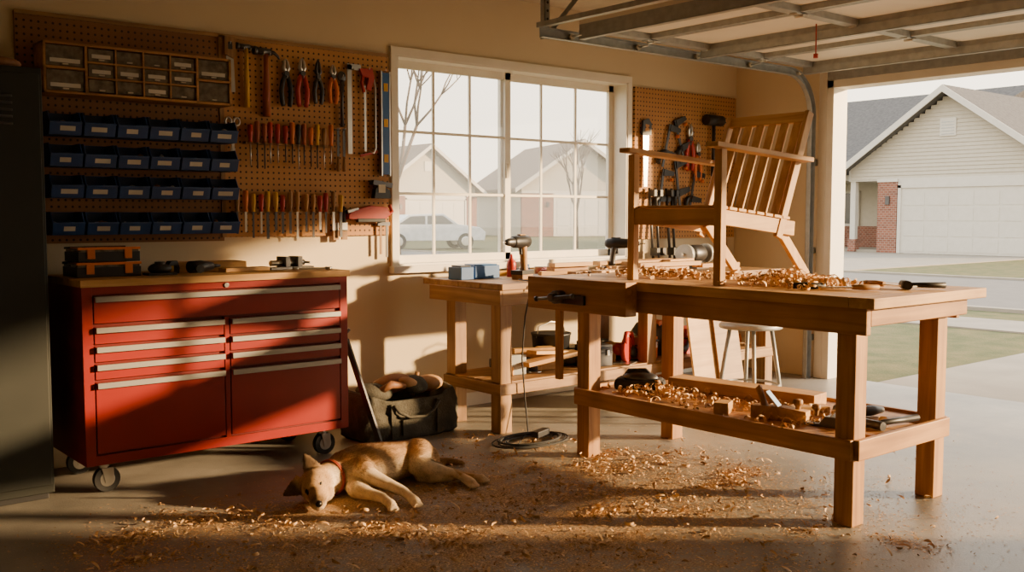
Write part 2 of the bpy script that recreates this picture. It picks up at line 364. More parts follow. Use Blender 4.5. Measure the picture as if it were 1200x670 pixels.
for xx in (xa,xb): b.box(xx-.006,xx+.006,yf,yb,z0,z1,fw)
def drw(a,c,d,e_):
    b.box(a+.004,c-.004,yf+.010,yf+.02,d+.004,e_-.004,clearpl); b.box((a+c)/2-.014,(a+c)/2+.014,yf,yf+.010,d+.010,d+.016,cream)
    if random.random()<.4: b.box(a+.02,c-.02,yf+.008,yf+.010,d+.02,d+.04,labelM)
b.box(x0,xa,yf,yb,(z0+z1)/2-.006,(z0+z1)/2+.006,fw); b.box(xb,x1,yf,yb,(z0+z1)/2-.006,(z0+z1)/2+.006,fw)
for (a,c) in ((x0+t,xa-.006),(xb+.006,x1-t)):
    drw(a,c,z0+t,(z0+z1)/2-.006); drw(a,c,(z0+z1)/2+.006,z1-t)
nc=4
for i in range(nc):
    a=xa+.006+(xb-xa-.012)*i/nc; c=xa+.006+(xb-xa-.012)*(i+1)/nc
    if i: b.box(a-.004,a+.004,yf,yb,z0,z1,fw)
    for j in range(3):
        d=z0+t+(z1-z0-2*t)*j/3; e_=z0+t+(z1-z0-2*t)*(j+1)/3
        if j: b.box(a,c,yf,yb,d-.004,d+.004,fw)
        drw(a+.004,c-.004,d+.003,e_-.003)
b.done(.001)
b=B('storage_bins')
for rz in (1.70,1.545,1.39,1.205):
    b.box(1.40,2.38,5.36,5.377,rz+.06,rz+.10,darksteel)
    for i in range(6):
        x=1.40+i*.164; wd=.152; h=.115
        prof=[(5.36,h),(5.36,0),(5.215,0),(5.195,.055),(5.20,.058),(5.235,h)]
        for xs in (x,x+wd-.004):
            b.prism([(p[0],rz+p[1]) for p in prof],.004,bluebin,Matrix(((0,0,1,xs),(1,0,0,0),(0,1,0,0),(0,0,0,1))))
        b.box(x,x+wd,5.215,5.36,rz,rz+.004,bluebin); b.box(x,x+wd,5.356,5.36,rz,rz+h,bluebin)
        b.raw([(x,5.215,rz),(x+wd,5.215,rz),(x+wd,5.193,rz+.06),(x,5.193,rz+.06),(x,5.219,rz),(x+wd,5.219,rz),(x+wd,5.197,rz+.06),(x,5.197,rz+.06)],[(0,1,2,3),(4,7,6,5),(3,2,6,7)],bluebin)
        b.box(x-.001,x+wd+.001,5.188,5.197,rz+.057,rz+.064,bluebin)
        lw=random.uniform(.05,.085); lc=x+wd/2+random.uniform(-.01,.01)
        b.raw([(lc-lw/2,5.2055,rz+.020),(lc+lw/2,5.2055,rz+.020),(lc+lw/2,5.1975,rz+.043),(lc-lw/2,5.1975,rz+.043)],[(0,1,2,3)],labelM)
        for k in range(5): b.sph((x+random.uniform(.02,wd-.02),random.uniform(5.23,5.34),rz+random.uniform(.02,.06)),(.022,.022,.014),random.choice([steel,darksteel,galv,wX]),(random.uniform(0,90),0,random.uniform(0,90)),seg=8)
b.done()

# ---------------------------------------------------------------- pegboard tools
PY=5.352
def VZ(x,z,rot=0,y=PY): return Matrix.Translation((x,y,z))@Matrix.Rotation(math.radians(rot),4,'Y')
def wp(bb,poly,h,m,x,z,rot=0,y=PY): bb.prism(poly,h,m,VZ(x,z,rot,y)@Matrix.Rotation(math.radians(90),4,'X'))
def hook(bb,x,z): bb.tube([(x,5.377,z),(x,5.335,z),(x,5.33,z+.012)],.0025,steel,6)
def hammer(x,z,L,hm,head=darksteel,claw=True,s=1):
    bb=B('hammer'); bb.M=VZ(x,z)
    bb.tube([(0,0,0),(0,0,-L*.3),(0,0,-L*.6),(0,0,-L)],[.012*s,.011*s,.016*s,.017*s],hm,10)
    bb.cyl((-.055*s,0,0),(.02*s,0,0),.015*s,head); bb.cyl((-.062*s,0,0),(-.045*s,0,0),.019*s,head)
    if claw: bb.tube([(.015,0,0),(.04*s,0,-.002),(.06*s,0,-.02),(.068*s,0,-.035)],[.013,.011,.008,.004],head,8)
    bb.M=Matrix(); hook(bb,x-.02,z-.02); hook(bb,x+.02,z-.02); return bb.done()
def pliers(x,z,col,s=1,long=False):
    bb=B('pliers'); bb.M=VZ(x,z)@Matrix.Diagonal((s,1.1,s,1))
    for g in (-1,1):
        bb.tube([(g*.006,0,.0),(-g*.012,0,.03),(-g*.008,0,.055 if not long else .075),(-g*.001,0,.07 if not long else .10)],[.009,.011,.007,.003],steel if not long else darksteel,8)
        bb.tube([(g*.006,0,0),(g*.016,0,-.03),(g*.024,0,-.07),(g*.020,0,-.12),(g*.015,0,-.14)],[.009,.012,.0125,.012,.010],col,8)
    bb.cyl((0,-.012,.005),(0,.012,.005),.012,darksteel)
    bb.M=Matrix(); hook(bb,x,z-.015*s); return bb.done()
bb=B('handsaw'); wp(bb,[(-.02,0),(.022,0),(.03,-.24),(-.022,-.24)],.002,steel,2.40,2.235)
wp(bb,[(-.03,.10),(.03,.10),(.035,0),(.02,-.02),(-.03,0)],.018,oldZ,2.40,2.20,0,PY+.008); wp(bb,[(-.012,.07),(.014,.07),(.014,.03),(-.012,.03)],.019,black,2.40,2.20,0,PY+.0085); hook(bb,2.40,2.26); bb.done()
redhandle=wood('redhandle',(.40,.10,.035),(.28,.06,.02),'Z')
hammer(2.50,2.255,.34,yellow); hammer(2.62,2.24,.37,redhandle,s=1.25)
pliers(2.745,2.12,black,1.3); pliers(2.85,2.13,redPl,1.35); pliers(2.955,2.12,darksteel,1.1,True); pliers(3.055,2.13,orange,1.1)
bb=B('adjustable_wrench'); bb.M=VZ(3.115,2.02); bb.tube([(0,0,-.18),(0,0,0),(0,0,.10)],[.012,.010,.016],darksteel,8); bb.sph((0,0,.12),(.03,.01,.035),darksteel); bb.M=Matrix(); hook(bb,3.115,2.14); bb.done()
bb=B('steel_square'); bb.box(3.155,3.185,5.352,5.356,1.68,2.22,steel); bb.box(3.155,3.25,5.352,5.356,2.19,2.225,steel); hook(bb,3.19,2.19); bb.done()
bb=B('hacksaw')
bb.tube([(3.30,PY,1.70),(3.335,PY,1.69),(3.35,PY,1.72),(3.35,PY,2.10),(3.335,PY,2.17),(3.30,PY,2.19)],.008,steel,8); bb.box(3.27,3.285,5.351,5.353,1.70,2.10,steel)
bb.beam((3.24,PY,1.67),(3.36,PY,1.70),.012,.014,redPl)
wp(bb,[(-.02,0),(.07,.01),(.085,-.05),(.06,-.13),(.03,-.12),(.045,-.05),(.0,-.04)],.022,redPl,3.255,2.20,0,PY+.01); bb.tube([(3.27,PY,2.06),(3.255,PY,2.12),(3.27,PY,2.18)],.011,redPl,8); hook(bb,3.30,2.20); bb.done()
bb=B('spirit_level'); bb.box(3.388,3.446,5.335,5.362,1.56,2.19,blueM); bb.box(3.383,3.391,5.333,5.364,1.55,2.20,steel); bb.box(3.443,3.451,5.333,5.364,1.55,2.20,steel)
for z in (1.66,1.88,2.10): bb.boxc((3.417,5.334,z),(.03,.004,.05),yellow)
hook(bb,3.417,2.2); bb.done()
bb=B('block_plane'); bb.boxc((3.38,5.34,1.50),(.14,.05,.03),darksteel,(0,8,0)); bb.prism([(0,0),(.12,0),(.11,.05),(.05,.085),(.01,.06)],.045,black,TRS((3.32,5.362,1.41),(90,0,0))); bb.boxc((3.37,5.315,1.47),(.05,.006,.05),cream); bb.done()
bb=B('scissors')
for g in (-1,1):
    bb.tube([(2.41+g*.025+.018*math.cos(a),PY,1.83+.022*math.sin(a)) for a in [2*math.pi*k/12 for k in range(12)]],.006,steel,6,True)
    bb.beam((2.41+g*.02,PY+g*.003,1.81),(2.41-g*.012,PY+g*.003,1.62),.003,.016,steel,(1,0,0))
hook(bb,2.41,1.77); bb.done()
cols=[redPl,redPl,orange,redPl,wZ,yellow,redPl,orange,redPl,redhandle,oldZ,redPl,black]
def strip(name,xa,xb,z,n,cols,hl,sl,blade=False):
    bb=B(name); bb.box(xa-.02,xb+.02,5.335,5.377,z-.01,z+.004,oldX)
    for i in range(n):
        x=xa+(xb-xa)*i/(n-1)+random.uniform(-.006,.006); h=hl*random.uniform(.85,1.15); s_=sl*random.uniform(.8,1.25); cc=random.choice(cols); y=5.327
        bb.tube([(x,y,z+h),(x,y,z+h*.95),(x,y,z+h*.5),(x,y,z+h*.15),(x,y,z)],[.009,.015,.016,.010,.013],cc,8)
        if blade: bb.boxc((x,y,z-s_/2),(random.uniform(.010,.018),.003,s_),darksteel if random.random()<.6 else steel)
        else: bb.cyl((x,y,z),(x,y,z-s_),.0045,darksteel if random.random()<.6 else steel,seg=6)
    return bb.done()
strip('screwdriver_set',2.50,3.02,1.72,13,cols,.11,.13)
strip('chisel_set',2.42,3.08,1.325,15,[yellow,orange,redPl,wZ,oldZ,black,wZ,oldZ],.11,.13,True)
bb=B('file_set')
for i,x in enumerate((3.085,3.125)):
    bb.tube([(x,PY,1.66),(x,PY,1.60),(x,PY,1.57)],[.006,.012,.011],oldZ,8); bb.box(x-.008,x+.008,5.35,5.354,1.66,1.83,darksteel); hook(bb,x,1.82)
bb.done()
bb=B('paint_brush')
for x,c in ((3.06,oldZ),(3.12,black)):
    bb.tube([(x,PY,1.36),(x,PY,1.30),(x,PY,1.26)],[.006,.010,.012],c,8); bb.boxc((x,PY,1.235),(.04,.012,.05),steel); bb.boxc((x,PY,1.185),(.038,.012,.06),oldZ)
bb.done()
bb=B('staple_gun'); bb.prism([(0,0),(.26,.0),(.30,.03),(.28,.075),(.16,.085),(.05,.06),(0,.03)],.05,redPl,TRS((3.14,5.375,1.28),(90,0,0))); bb.box(3.20,3.40,5.32,5.35,1.262,1.285,black); bb.tube([(3.40,5.34,1.29),(3.46,5.34,1.33),(3.44,5.34,1.37)],.014,redPl); bb.boxc((3.17,5.345,1.335),(.08,.04,.02),steel,(0,-12,0)); bb.done(.003)
bb=B('caliper'); bb.box(3.375,3.39,5.35,5.356,1.06,1.25,oldZ); bb.box(3.42,3.435,5.35,5.356,1.04,1.25,darksteel); bb.box(3.36,3.45,5.348,5.358,1.24,1.262,darksteel); bb.done()
def clamp(x,z,rot,s=1):
    bb=B('clamp'); bb.M=VZ(x,z,rot)@Matrix.Diagonal((s,s,s,1))
    bb.box(-.010,.010,-.004,.004,-.16,.16,darksteel); bb.prism([(0,0),(.11,.02),(.11,.05),(.0,.05)],.02,black,TRS((0,.01,.11),(90,0,0))); bb.prism([(0,0),(.11,.0),(.11,-.03),(.0,-.05)],.02,black,TRS((0,.01,-.03),(90,0,0)))
    bb.tube([(-.0,0,-.04),(-.045,0,-.07),(-.055,0,-.15)],[.016,.019,.014],black,8); bb.cyl((.10,0,.11),(.10,0,.09),.014,orange)
    bb.M=Matrix(); return bb.done()
bb=B('handsaw'); wp(bb,[(-.035,0),(.035,0),(.015,-.42),(-.02,-.42)],.002,steel,5.82,1.95); wp(bb,[(-.05,.0),(.05,.0),(.055,.09),(.02,.13),(-.04,.11)],.02,black,5.82,1.93,0,PY+.01); wp(bb,[(-.02,.03),(.025,.03),(.025,.08),(-.015,.085)],.022,pegA,5.82,1.93,0,PY+.011); bb.done()
clamp(6.06,1.86,15,1.1); clamp(6.22,1.90,-20,1.1); clamp(6.0,1.50,10,1.1); clamp(6.2,1.55,-10,1.2); clamp(6.38,1.50,12,1.1)
pliers(6.35,1.92,redPl,1.8); pliers(6.45,1.80,orange,1.5)
bb=B('mallet'); bb.M=VZ(6.62,2.09,0,5.332); bb.cyl((-.10,0,0),(.10,0,0),.045,black); bb.tube([(0,0,0),(0,0,-.25),(0,0,-.46)],[.016,.015,.02],black,10); bb.M=Matrix(); bb.done()
bb=B('pipe_clamp')
for x in (5.86,5.93,6.06,6.12):
    bb.cyl((x,5.30,.92),(x,5.35,1.52),.011,darksteel,seg=8); bb.boxc((x,5.31,1.48),(.03,.06,.05),black); bb.boxc((x,5.28,1.02),(.035,.07,.06),black)
bb.done()

# ---------------------------------------------------------------- tool chest
b=B('tool_chest')
X0,X1,Y0,Y1,Z0,Z1=1.385,2.765,4.74,5.30,.145,.975
b.box(X0,X1,Y0,Y1,Z0,Z1,redD); b.box(X0,X0+.045,Y0-.02,Y0,Z0,Z1,redP); b.box(X1-.045,X1,Y0-.02,Y0,Z0,Z1,redP); b.box(X0+.045,X1-.045,Y0-.02,Y0,Z1-.035,Z1,redP); b.box(X0+.045,X1-.045,Y0-.02,Y0,Z0,Z0+.045,redP)
b.box(X0-.002,X0,Y0-.02,Y1,Z0,Z1,redP)
xm=(X0+X1)/2
def drawer(xa,xb,za,zb,m=redP):
    b.box(xa+.006,xb-.006,Y0-.022,Y0,za+.006,zb-.006,m)
    hz=zb-.021
    b.box(xa+.008,xb-.008,Y0-.044,Y0-.036,hz-.012,hz+.012,handleM); b.box(xa+.008,xb-.008,Y0-.044,Y0-.022,hz+.010,hz+.014,handleM)
drawer(X0+.045,X1-.045,.80,.938)
zs=[.795,.705,.622,.540]
for (a,c) in ((X0+.045,xm-.012),(xm+.012,X1-.045)):
    for i in range(3): drawer(a,c,zs[i+1],zs[i])
    drawer(a,c,.195,.538)
b.box(xm-.012,xm+.012,Y0-.02,Y0,.19,.797,redP)
b.cyl((xm,Y0-.028,.957),(xm,Y0-.02,.957),.012,steel)
b.box(X0-.01,X1+.01,Y0-.035,Y1+.01,Z1,1.008,lX)
for (cx,cy) in ((X0+.10,Y0+.06),(X1-.12,Y0+.06),(X0+.10,Y1-.08),(X1-.12,Y1-.08)):
    b.boxc((cx,cy,Z0-.004),(.10,.09,.008),steel); b.cyl((cx,cy,Z0-.03),(cx,cy,Z0),.022,steel)
    for s_ in (-1,1): b.prism([(-.028,.115),(.028,.115),(.03,.06),(.012,.045),(-.012,.045),(-.02,.09)],.004,steel,TRS((cx+.01,cy+s_*.022+.002,0),(90,0,0)))
    b.cyl((cx+.01,cy-.018,.06),(cx+.01,cy+.018,.06),.06,rubber,seg=24); b.cyl((cx+.01,cy-.0195,.06),(cx+.01,cy+.0195,.06),.035,steel,seg=20)
b.done(.003)
def case(b,x0,x1,y0,y1,z):
    b.box(x0,x1,y0,y1,z,z+.045,black); b.box(x0+.005,x1-.005,y0+.005,y1-.005,z+.045,z+.062,clearpl); b.box(x0,x1,y0,y1,z+.040,z+.048,black)
    for k in (.2,.8):
        xx=x0+(x1-x0)*k; b.box(xx-.018,xx+.018,y0-.006,y0+.002,z+.015,z+.06,orange)
    for k in range(4): b.box(x0+.02+k*(x1-x0-.04)/4,x0+.012+(k+1)*(x1-x0-.04)/4,y0+.02,y1-.02,z+.062,z+.066,random.choice([orange,orange,clearpl,redPl]))
    b.box(x0-.002,x1+.002,y0-.002,y0+.01,z+.058,z+.070,orange); b.box(x0-.002,x1+.002,y1-.01,y1+.002,z+.058,z+.070,black)
b=B('organizer_case'); case(b,1.42,1.72,4.90,5.13,1.009); case(b,1.43,1.72,4.91,5.13,1.081); b.done(.002)
def drill(name,loc,rz,s=1,body=black,acc=yellow,lie=False):
    b=B(name); b.M=TRS(loc,(0,0,rz),s)
    b.tube([(-.09,0,.19),(-.07,0,.19),(-.02,0,.19),(.05,0,.19),(.07,0,.19)],[.02,.032,.034,.031,.026],body,14)
    b.tube([(.07,0,.19),(.085,0,.19),(.12,0,.19),(.135,0,.19)],[.024,.022,.018,.010],darksteel,12); b.cyl((.13,0,.19),(.17,0,.19),.003,steel)
    b.tube([(-.03,0,.17),(-.04,0,.12),(-.045,0,.06),(-.045,0,.04)],[.024,.019,.019,.024],acc,10)
    b.boxc((-.015,0,.14),(.018,.014,.03),body); b.boxc((-.03,0,.035),(.12,.07,.022),body); b.boxc((-.03,0,.0125),(.11,.066,.025),acc if acc is not yellow else black)
    b.boxc((-.02,0,.225),(.06,.02,.006),acc); b.M=Matrix(); return b.done(.003)
b=B('tape_measure'); b.prism([(0,0),(.07,0),(.075,.03),(.06,.065),(.02,.065),(0,.04)],.035,black,TRS((1.86,4.98,1.009),(90,0,20))); b.boxc((1.89,4.955,1.035),(.03,.004,.03),yellow,(0,0,20)); b.done(.003)
b=B('sander'); b.box(1.74,1.88,4.85,4.94,1.009,1.02,black); b.sph((1.81,4.895,1.04),(.06,.04,.03),black); b.cyl((1.81,4.895,1.05),(1.81,4.895,1.075),.025,darksteel); b.done()
b=B('cordless_driver'); b.M=TRS((1.97,4.92,1.042),(0,0,15)); b.tube([(0,0,0),(.07,0,0),(.14,0,0)],[.03,.032,.02],black,12); b.tube([(.02,0,0),(.0,-.06,-.006),(-.01,-.10,-.006)],[.02,.018,.022],black,8); b.tube([(.14,0,0),(.19,0,0)],[.012,.006],darksteel,8); b.M=Matrix(); b.done()
b=B('wood_board'); b.boxc((2.12,5.12,1.0345),(.42,.18,.05),lX,(0,0,-4)); b.boxc((2.28,4.95,1.020),(.26,.08,.02),lX,(0,0,6)); b.done(.002)
b=B('milling_vise')
b.M=TRS((2.54,4.99,1.009),(0,0,8)); b.box(-.12,.16,-.04,.04,0,.014,darksteel); b.tube([(-.10,0,.035),(.12,0,.035)],.016,steel,10); b.box(-.03,.0,-.045,.045,.014,.07,darksteel); b.box(.05,.08,-.045,.045,.014,.07,darksteel); b.cyl((.12,-.06,.035),(.12,.06,.035),.006,steel); b.M=Matrix(); b.done(.002)
b=B('wrench'); b.M=TRS((2.62,4.84,1.017),(0,0,-15)); b.beam((-.08,0,0),(.08,0,0),.018,.010,steel); b.cyl((.09,0,-.007),(.09,0,.007),.02,steel); b.cyl((-.09,0,-.007),(-.09,0,.007),.018,steel); b.M=Matrix(); b.done()
b=B('pry_bar'); b.beam((2.96,4.70,.01),(2.800,4.80,.62),.05,.014,darksteel,(1,0,0)); b.tube([(2.800,4.80,.62),(2.79,4.80,.65),(2.82,4.79,.675)],[.014,.014,.008],darksteel); b.done(.002)

# ---------------------------------------------------------------- canvas tool bag
b=B('canvas_tool_bag')
vs=[];fs=[];n=56; BX,BY=3.26,4.96
levels=[(0.0,.92),(.02,1.0),(.08,1.03),(.14,1.02),(.19,1.0),(.23,.97),(.255,.95),(.265,.93),(.255,.89),(.22,.87),(.15,.87)]
for li,(z,k) in enumerate(levels):
    for i in range(n):
        a=2*math.pi*i/n; ca,sa=math.cos(a),math.sin(a)
        px=math.copysign(abs(ca)**.32,ca)*.335*k; py=math.copysign(abs(sa)**.36,sa)*.165*k
        wob=.007*math.sin(7*a+z*24)+.006*math.sin(13*a+2+z*40)
        sag=(.022*math.cos(2*a)+.010*math.sin(5*a)) if z>.17 else 0
        vs.append((BX+px+wob*ca,BY+py+wob*sa,z+sag))
for li in range(len(levels)-1):
    for i in range(n): fs.append((li*n+i,li*n+(i+1)%n,(li+1)*n+(i+1)%n,(li+1)*n+i))
fs.append(tuple(range(n))); fs.append(tuple(range((len(levels)-1)*n,len(levels)*n)))
b.raw(vs,fs,canvas,None,True)
for xx in (-.16,.16): b.beam((BX+xx,BY-.178,.02),(BX+xx,BY-.172,.22),.03,.006,canvas,(0,1,0))
b.tube([(BX-.16,BY-.18,.21),(BX-.13,BY-.19,.17),(BX-.06,BY-.195,.135),(BX+.05,BY-.195,.13),(BX+.12,BY-.19,.165),(BX+.16,BY-.18,.21)],.009,canvas)
b.box(BX-.10,BX+.10,BY-.184,BY-.165,.03,.12,canvas)
b.sph((BX-.18,BY,.27),(.13,.10,.05),canvas,(10,5,20)); b.sph((BX-.05,BY+.03,.30),(.13,.09,.055),leather,(0,-12,-20)); b.sph((BX+.09,BY-.02,.29),(.12,.08,.05),canvas,(20,0,30)); b.sph((BX+.21,BY,.285),(.09,.08,.05),tanleather)
b.sph((BX+.02,BY-.06,.31),(.07,.045,.035),tanleather,(0,20,0)); b.cyl((BX-.22,BY+.02,.20),(BX-.25,BY+.07,.37),.012,black); b.tube([(BX-.20,BY-.06,.27),(BX-.12,BY-.09,.32),(BX-.02,BY-.08,.30)],[.02,.024,.018],leather)
b.tube([(BX+.12,BY+.05,.20),(BX+.16,BY+.05,.35)],.014,oldZ)
b.done()

# ---------------------------------------------------------------- back bench
b=B('side_workbench')
for i,(ya,yb_) in enumerate(((4.52,4.73),(4.734,4.95),(4.954,5.17),(5.174,5.335))): b.box(3.69,6.45,ya,yb_,.862,.90,oldX)
for x in (3.70,4.98,6.30):
    for y in (4.55,5.0): b.box(x,x+.09,y,y+.09,0,.862,oldZ)
b.box(3.70,6.39,4.53,4.55,.77,.862,oldX); b.box(3.68,3.70,4.53,5.25,.77,.862,oldY)
b.box(3.70,6.39,4.53,4.552,.235,.30,oldX); b.box(3.68,3.702,4.53,5.10,.235,.30,oldY); b.box(3.70,6.39,4.552,4.80,.285,.31,oldX); b.box(3.70,6.39,4.805,5.10,.285,.31,oldX)
b.done(.003)
# ---------------------------------------------------------------- main workbench
b=B('workbench')
for i in range(4):
    a=3.65+.2425*i; b.box(a,a+.2405,2.235,4.12,.925,.97,lY)
b.box(3.65,4.62,2.12,2.233,.925,.97,lX)
b.box(3.665,3.70,2.16,4.08,.815,.925,wY); b.box(4.50,4.53,2.20,4.08,.83,.925,wY); b.box(3.70,4.52,2.16,2.19,.85,.925,wX); b.box(3.70,4.5,4.04,4.07,.83,.925,wX)
for x in (3.70,4.38):
    for y in (2.225,3.80): b.box(x,x+.09,y,y+.09,0,.925,wZ)
b.box(3.675,3.701,2.225,3.89,.285,.372,wY); b.box(4.47,4.495,2.225,3.89,.285,.372,wY); b.box(3.70,4.47,2.20,2.225,.285,.372,wX); b.box(3.70,4.47,3.89,3.915,.285,.372,wX)
for i in range(4):
    a=3.702+.192*i; b.box(a,a+.190,2.32 if i in(0,3) else 2.226,3.80 if i in(0,3) else 3.889,.335,.358,wY)
b.box(3.56,3.64,3.40,4.14,.80,.972,wY); b.box(3.64,3.665,3.42,4.12,.83,.96,oldY)
b.cyl((3.50,3.86,.875),(3.56,3.86,.875),.035,darksteel); b.cyl((3.47,3.86,.875),(3.50,3.86,.875),.022,darksteel); b.cyl((3.485,3.70,.89),(3.485,3.98,.86),.009,darksteel); b.sph((3.485,3.70,.89),.015,darksteel); b.sph((3.485,3.98,.86),.015,darksteel)
b.boxc((3.55,3.78,.865),(.02,.20,.05),darksteel)
b.box(3.60,3.63,3.92,3.96,.42,.80,wZ)
b.done(.004)

# ---------------------------------------------------------------- slatted chair on the bench
b=B('slatted_armchair')
yl,yr=3.56,3.00; zb=.971
for y in (yl,yr): b.box(3.76,3.80,y-.022,y+.022,zb,1.615,lZ)
b.box(3.765,3.79,yr+.022,yl-.022,1.255,1.335,lY)
for y in (yl-.035,yr+.035): b.beam((3.79,y,1.30),(4.42,y,1.235),.022,.075,lX)
for i in range(8):
    x=3.80+i*.072; b.boxc((x+.03,(yl+yr)/2,1.342-.0072*i),(.06,yl-yr-.03,.016),lY,(0,6,0))
for y in (yl-.03,yr+.03):
    b.beam((4.28,y,1.19),(4.54,y,1.84),.024,.05,lZ,(1,0,0))
    yy=y+(.026 if y<3.2 else -.026)
    b.beam((4.30,yy,1.26),(4.575,yy,zb+.013),.024,.055,lZ,(1,0,0))
def bk(t): return Vector((4.28+.26*t,0,1.19+.65*t))
for t_ in (.14,.96):
    p=bk(t_); b.beam((p.x,yr+.04,p.z),(p.x,yl-.04,p.z),.06,.022,lY,(.93,0,-.37))
for i in range(6):
    y=yr+.085+i*(yl-yr-.17)/5; p0=bk(.12); p1=bk(.95); b.beam((p0.x+.002,y,p0.z),(p1.x+.002,y,p1.z),.05,.013,lZ,(1,0,0))
for y in (yl,yr): b.boxc((4.10,y,1.612),(.78,.075,.024),lX,(0,3.5,0))
b.done(.003)

b=B('metal_stool')
cx,cy=5.24,3.90
b.lathe([(.195,.585),(.20,.59),(.20,.608),(.19,.618),(.02,.62)],galv,Matrix.Translation((cx,cy,0)),28)
for k in range(4):
    a=math.radians(45+90*k); c_,s_=math.cos(a),math.sin(a)
    b.tube([(cx+.13*c_,cy+.13*s_,.59),(cx+.22*c_,cy+.22*s_,.01)],.013,galv,8); b.cyl((cx+.22*c_,cy+.22*s_,0),(cx+.22*c_,cy+.22*s_,.02),.016,rubber)
b.tube([(cx+.185*math.cos(a),cy+.185*math.sin(a),.22) for a in [2*math.pi*k/24 for k in range(24)]],.008,galv,6,True)
b.done()
b=B('shovel'); b.cyl((6.80,5.22,.26),(6.80,5.36,1.25),.015,oldZ); b.prism([(-.10,.30),(.10,.30),(.11,.10),(.0,0),(-.11,.10)],.006,orange,TRS((6.80,5.20,0.0),(82,0,0))); b.boxc((6.80,5.36,1.26),(.13,.03,.03),orange); b.done()
b=B('plywood_sheet'); b.boxc((5.52,4.42,.405),(.50,.016,.80),lX,(-10,0,0)); b.boxc((5.64,4.385,.33),(.26,.018,.64),oldX,(-10,0,0)); b.done(.001)
b=B('pvc_board'); b.boxc((5.15,4.46,.37),(.10,.016,.73),whiteM,(-7,0,0)); b.done()

# ---------------------------------------------------------------- clutter on the wall bench
drill('cordless_drill',(4.06,4.80,.901),200,1.25,black,oldZ); drill('cordless_drill',(5.02,4.86,.901),-60,1.1,black,darksteel)
b=B('parts_box'); b.box(3.86,4.06,5.0,5.14,.901,.985,blueM); b.box(3.87,4.05,5.01,5.13,.985,.992,blueM); b.box(3.72,3.82,4.96,5.10,.901,.98,blueM); b.box(3.73,3.81,4.98,5.08,.98,.99,black); b.done(.004)
b=B('glue_bottle'); b.M=Matrix.Translation((4.20,5.05,.901))
b.lathe([(.03,0),(.032,.08),(.028,.10),(.012,.12),(.006,.15)],redPl); b.M=Matrix.Translation((4.36,5.1,.901)); b.lathe([(.035,0),(.035,.05),(.03,.06),(.03,.075)],blueM); b.M=Matrix.Translation((4.62,5.12,.901)); b.lathe([(.03,0),(.03,.07),(.02,.08),(.02,.1)],cream); b.M=Matrix(); b.done()
b=B('wood_offcuts')
random.seed(3)
for k in range(16):
    x=random.uniform(4.3,5.9); y=random.uniform(4.64,5.0); L=random.uniform(.15,.5)
    b.boxc((x,y,.916+.028*(k%3)),(L,random.uniform(.04,.11),.028),random.choice([lX,wX,oldX]),(0,0,random.uniform(-12,12)))
b.boxc((5.0,4.62,.925),(.9,.09,.045),lX,(0,0,2)); b.boxc((5.3,4.66,.965),(.6,.08,.03),lX,(0,0,-3)); b.done(.002)
b=B('bench_grinder'); b.M=TRS((5.98,4.98,.901),(0,0,10)); b.box(-.09,.09,-.07,.07,0,.03,darksteel); b.tube([(-.10,0,.11),(-.06,0,.11),(.06,0,.11),(.10,0,.11)],[.055,.07,.07,.055],darksteel,16); b.cyl((-.17,0,.11),(-.13,0,.11),.075,galv,seg=24); b.cyl((.13,0,.11),(.17,0,.11),.075,galv,seg=24); b.cyl((-.19,0,.11),(.19,0,.11),.01,steel); b.boxc((0,0,.045),(.08,.08,.05),darksteel); b.M=Matrix(); b.done()
b=B('hand_tools')
for k in range(22):
    x=random.uniform(3.95,6.2); y=random.uniform(5.12,5.28); b.boxc((x,y,.915),(random.uniform(.05,.16),random.uniform(.02,.05),random.uniform(.02,.07)),random.choice([black,darksteel,redPl,yellow,steel,oldX,cream]),(0,0,random.uniform(-40,40)))
b.done(.003)
b=B('paint_bucket'); b.M=Matrix.Translation((4.42,4.90,.311)); b.lathe([(.11,0),(.13,.20),(.135,.205),(.135,.215),(.12,.215)],black,seg=24); b.tube([(-.13,0,.19),(-.11,0,.26),(0,0,.29),(.11,0,.26),(.13,0,.19)],.004,steel); b.M=Matrix(); b.done()
b=B('circular_saw'); b.M=TRS((4.88,4.64,.311),(0,0,25)); b.box(-.12,.12,-.06,.06,0,.008,steel); b.cyl((0,-.01,.09),(0,.02,.09),.085,redPl,seg=24); b.cyl((0,.02,.09),(0,.09,.09),.045,redPl); b.tube([(-.06,0,.14),(-.02,0,.20),(.08,0,.19),(.11,0,.10)],.018,redPl); b.sph((.09,0,.06),(.05,.04,.05),black); b.M=Matrix(); b.done()
b=B('shop_vacuum'); b.M=Matrix.Translation((5.35,4.85,.311)); b.lathe([(.14,0),(.15,.14),(.15,.16),(.11,.22),(.03,.24)],darksteel,seg=24); b.boxc((0,-.05,.22),(.08,.12,.05),orange); b.tube([(.12,-.1,.15),(.2,-.2,.12),(.1,-.24,.05),(-.1,-.22,.04)],.02,black); b.M=Matrix(); b.done()
b=B('angle_grinder'); b.M=TRS((4.02,4.80,.375),(0,0,-30)); b.tube([(-.16,0,0),(-.05,0,0),(.05,0,0),(.10,0,0)],[.028,.032,.036,.03],black,12); b.cyl((.12,0,-.055),(.12,0,.02),.03,darksteel); b.cyl((.12,0,-.064),(.12,0,-.056),.055,steel,seg=24); b.M=Matrix(); b.done()
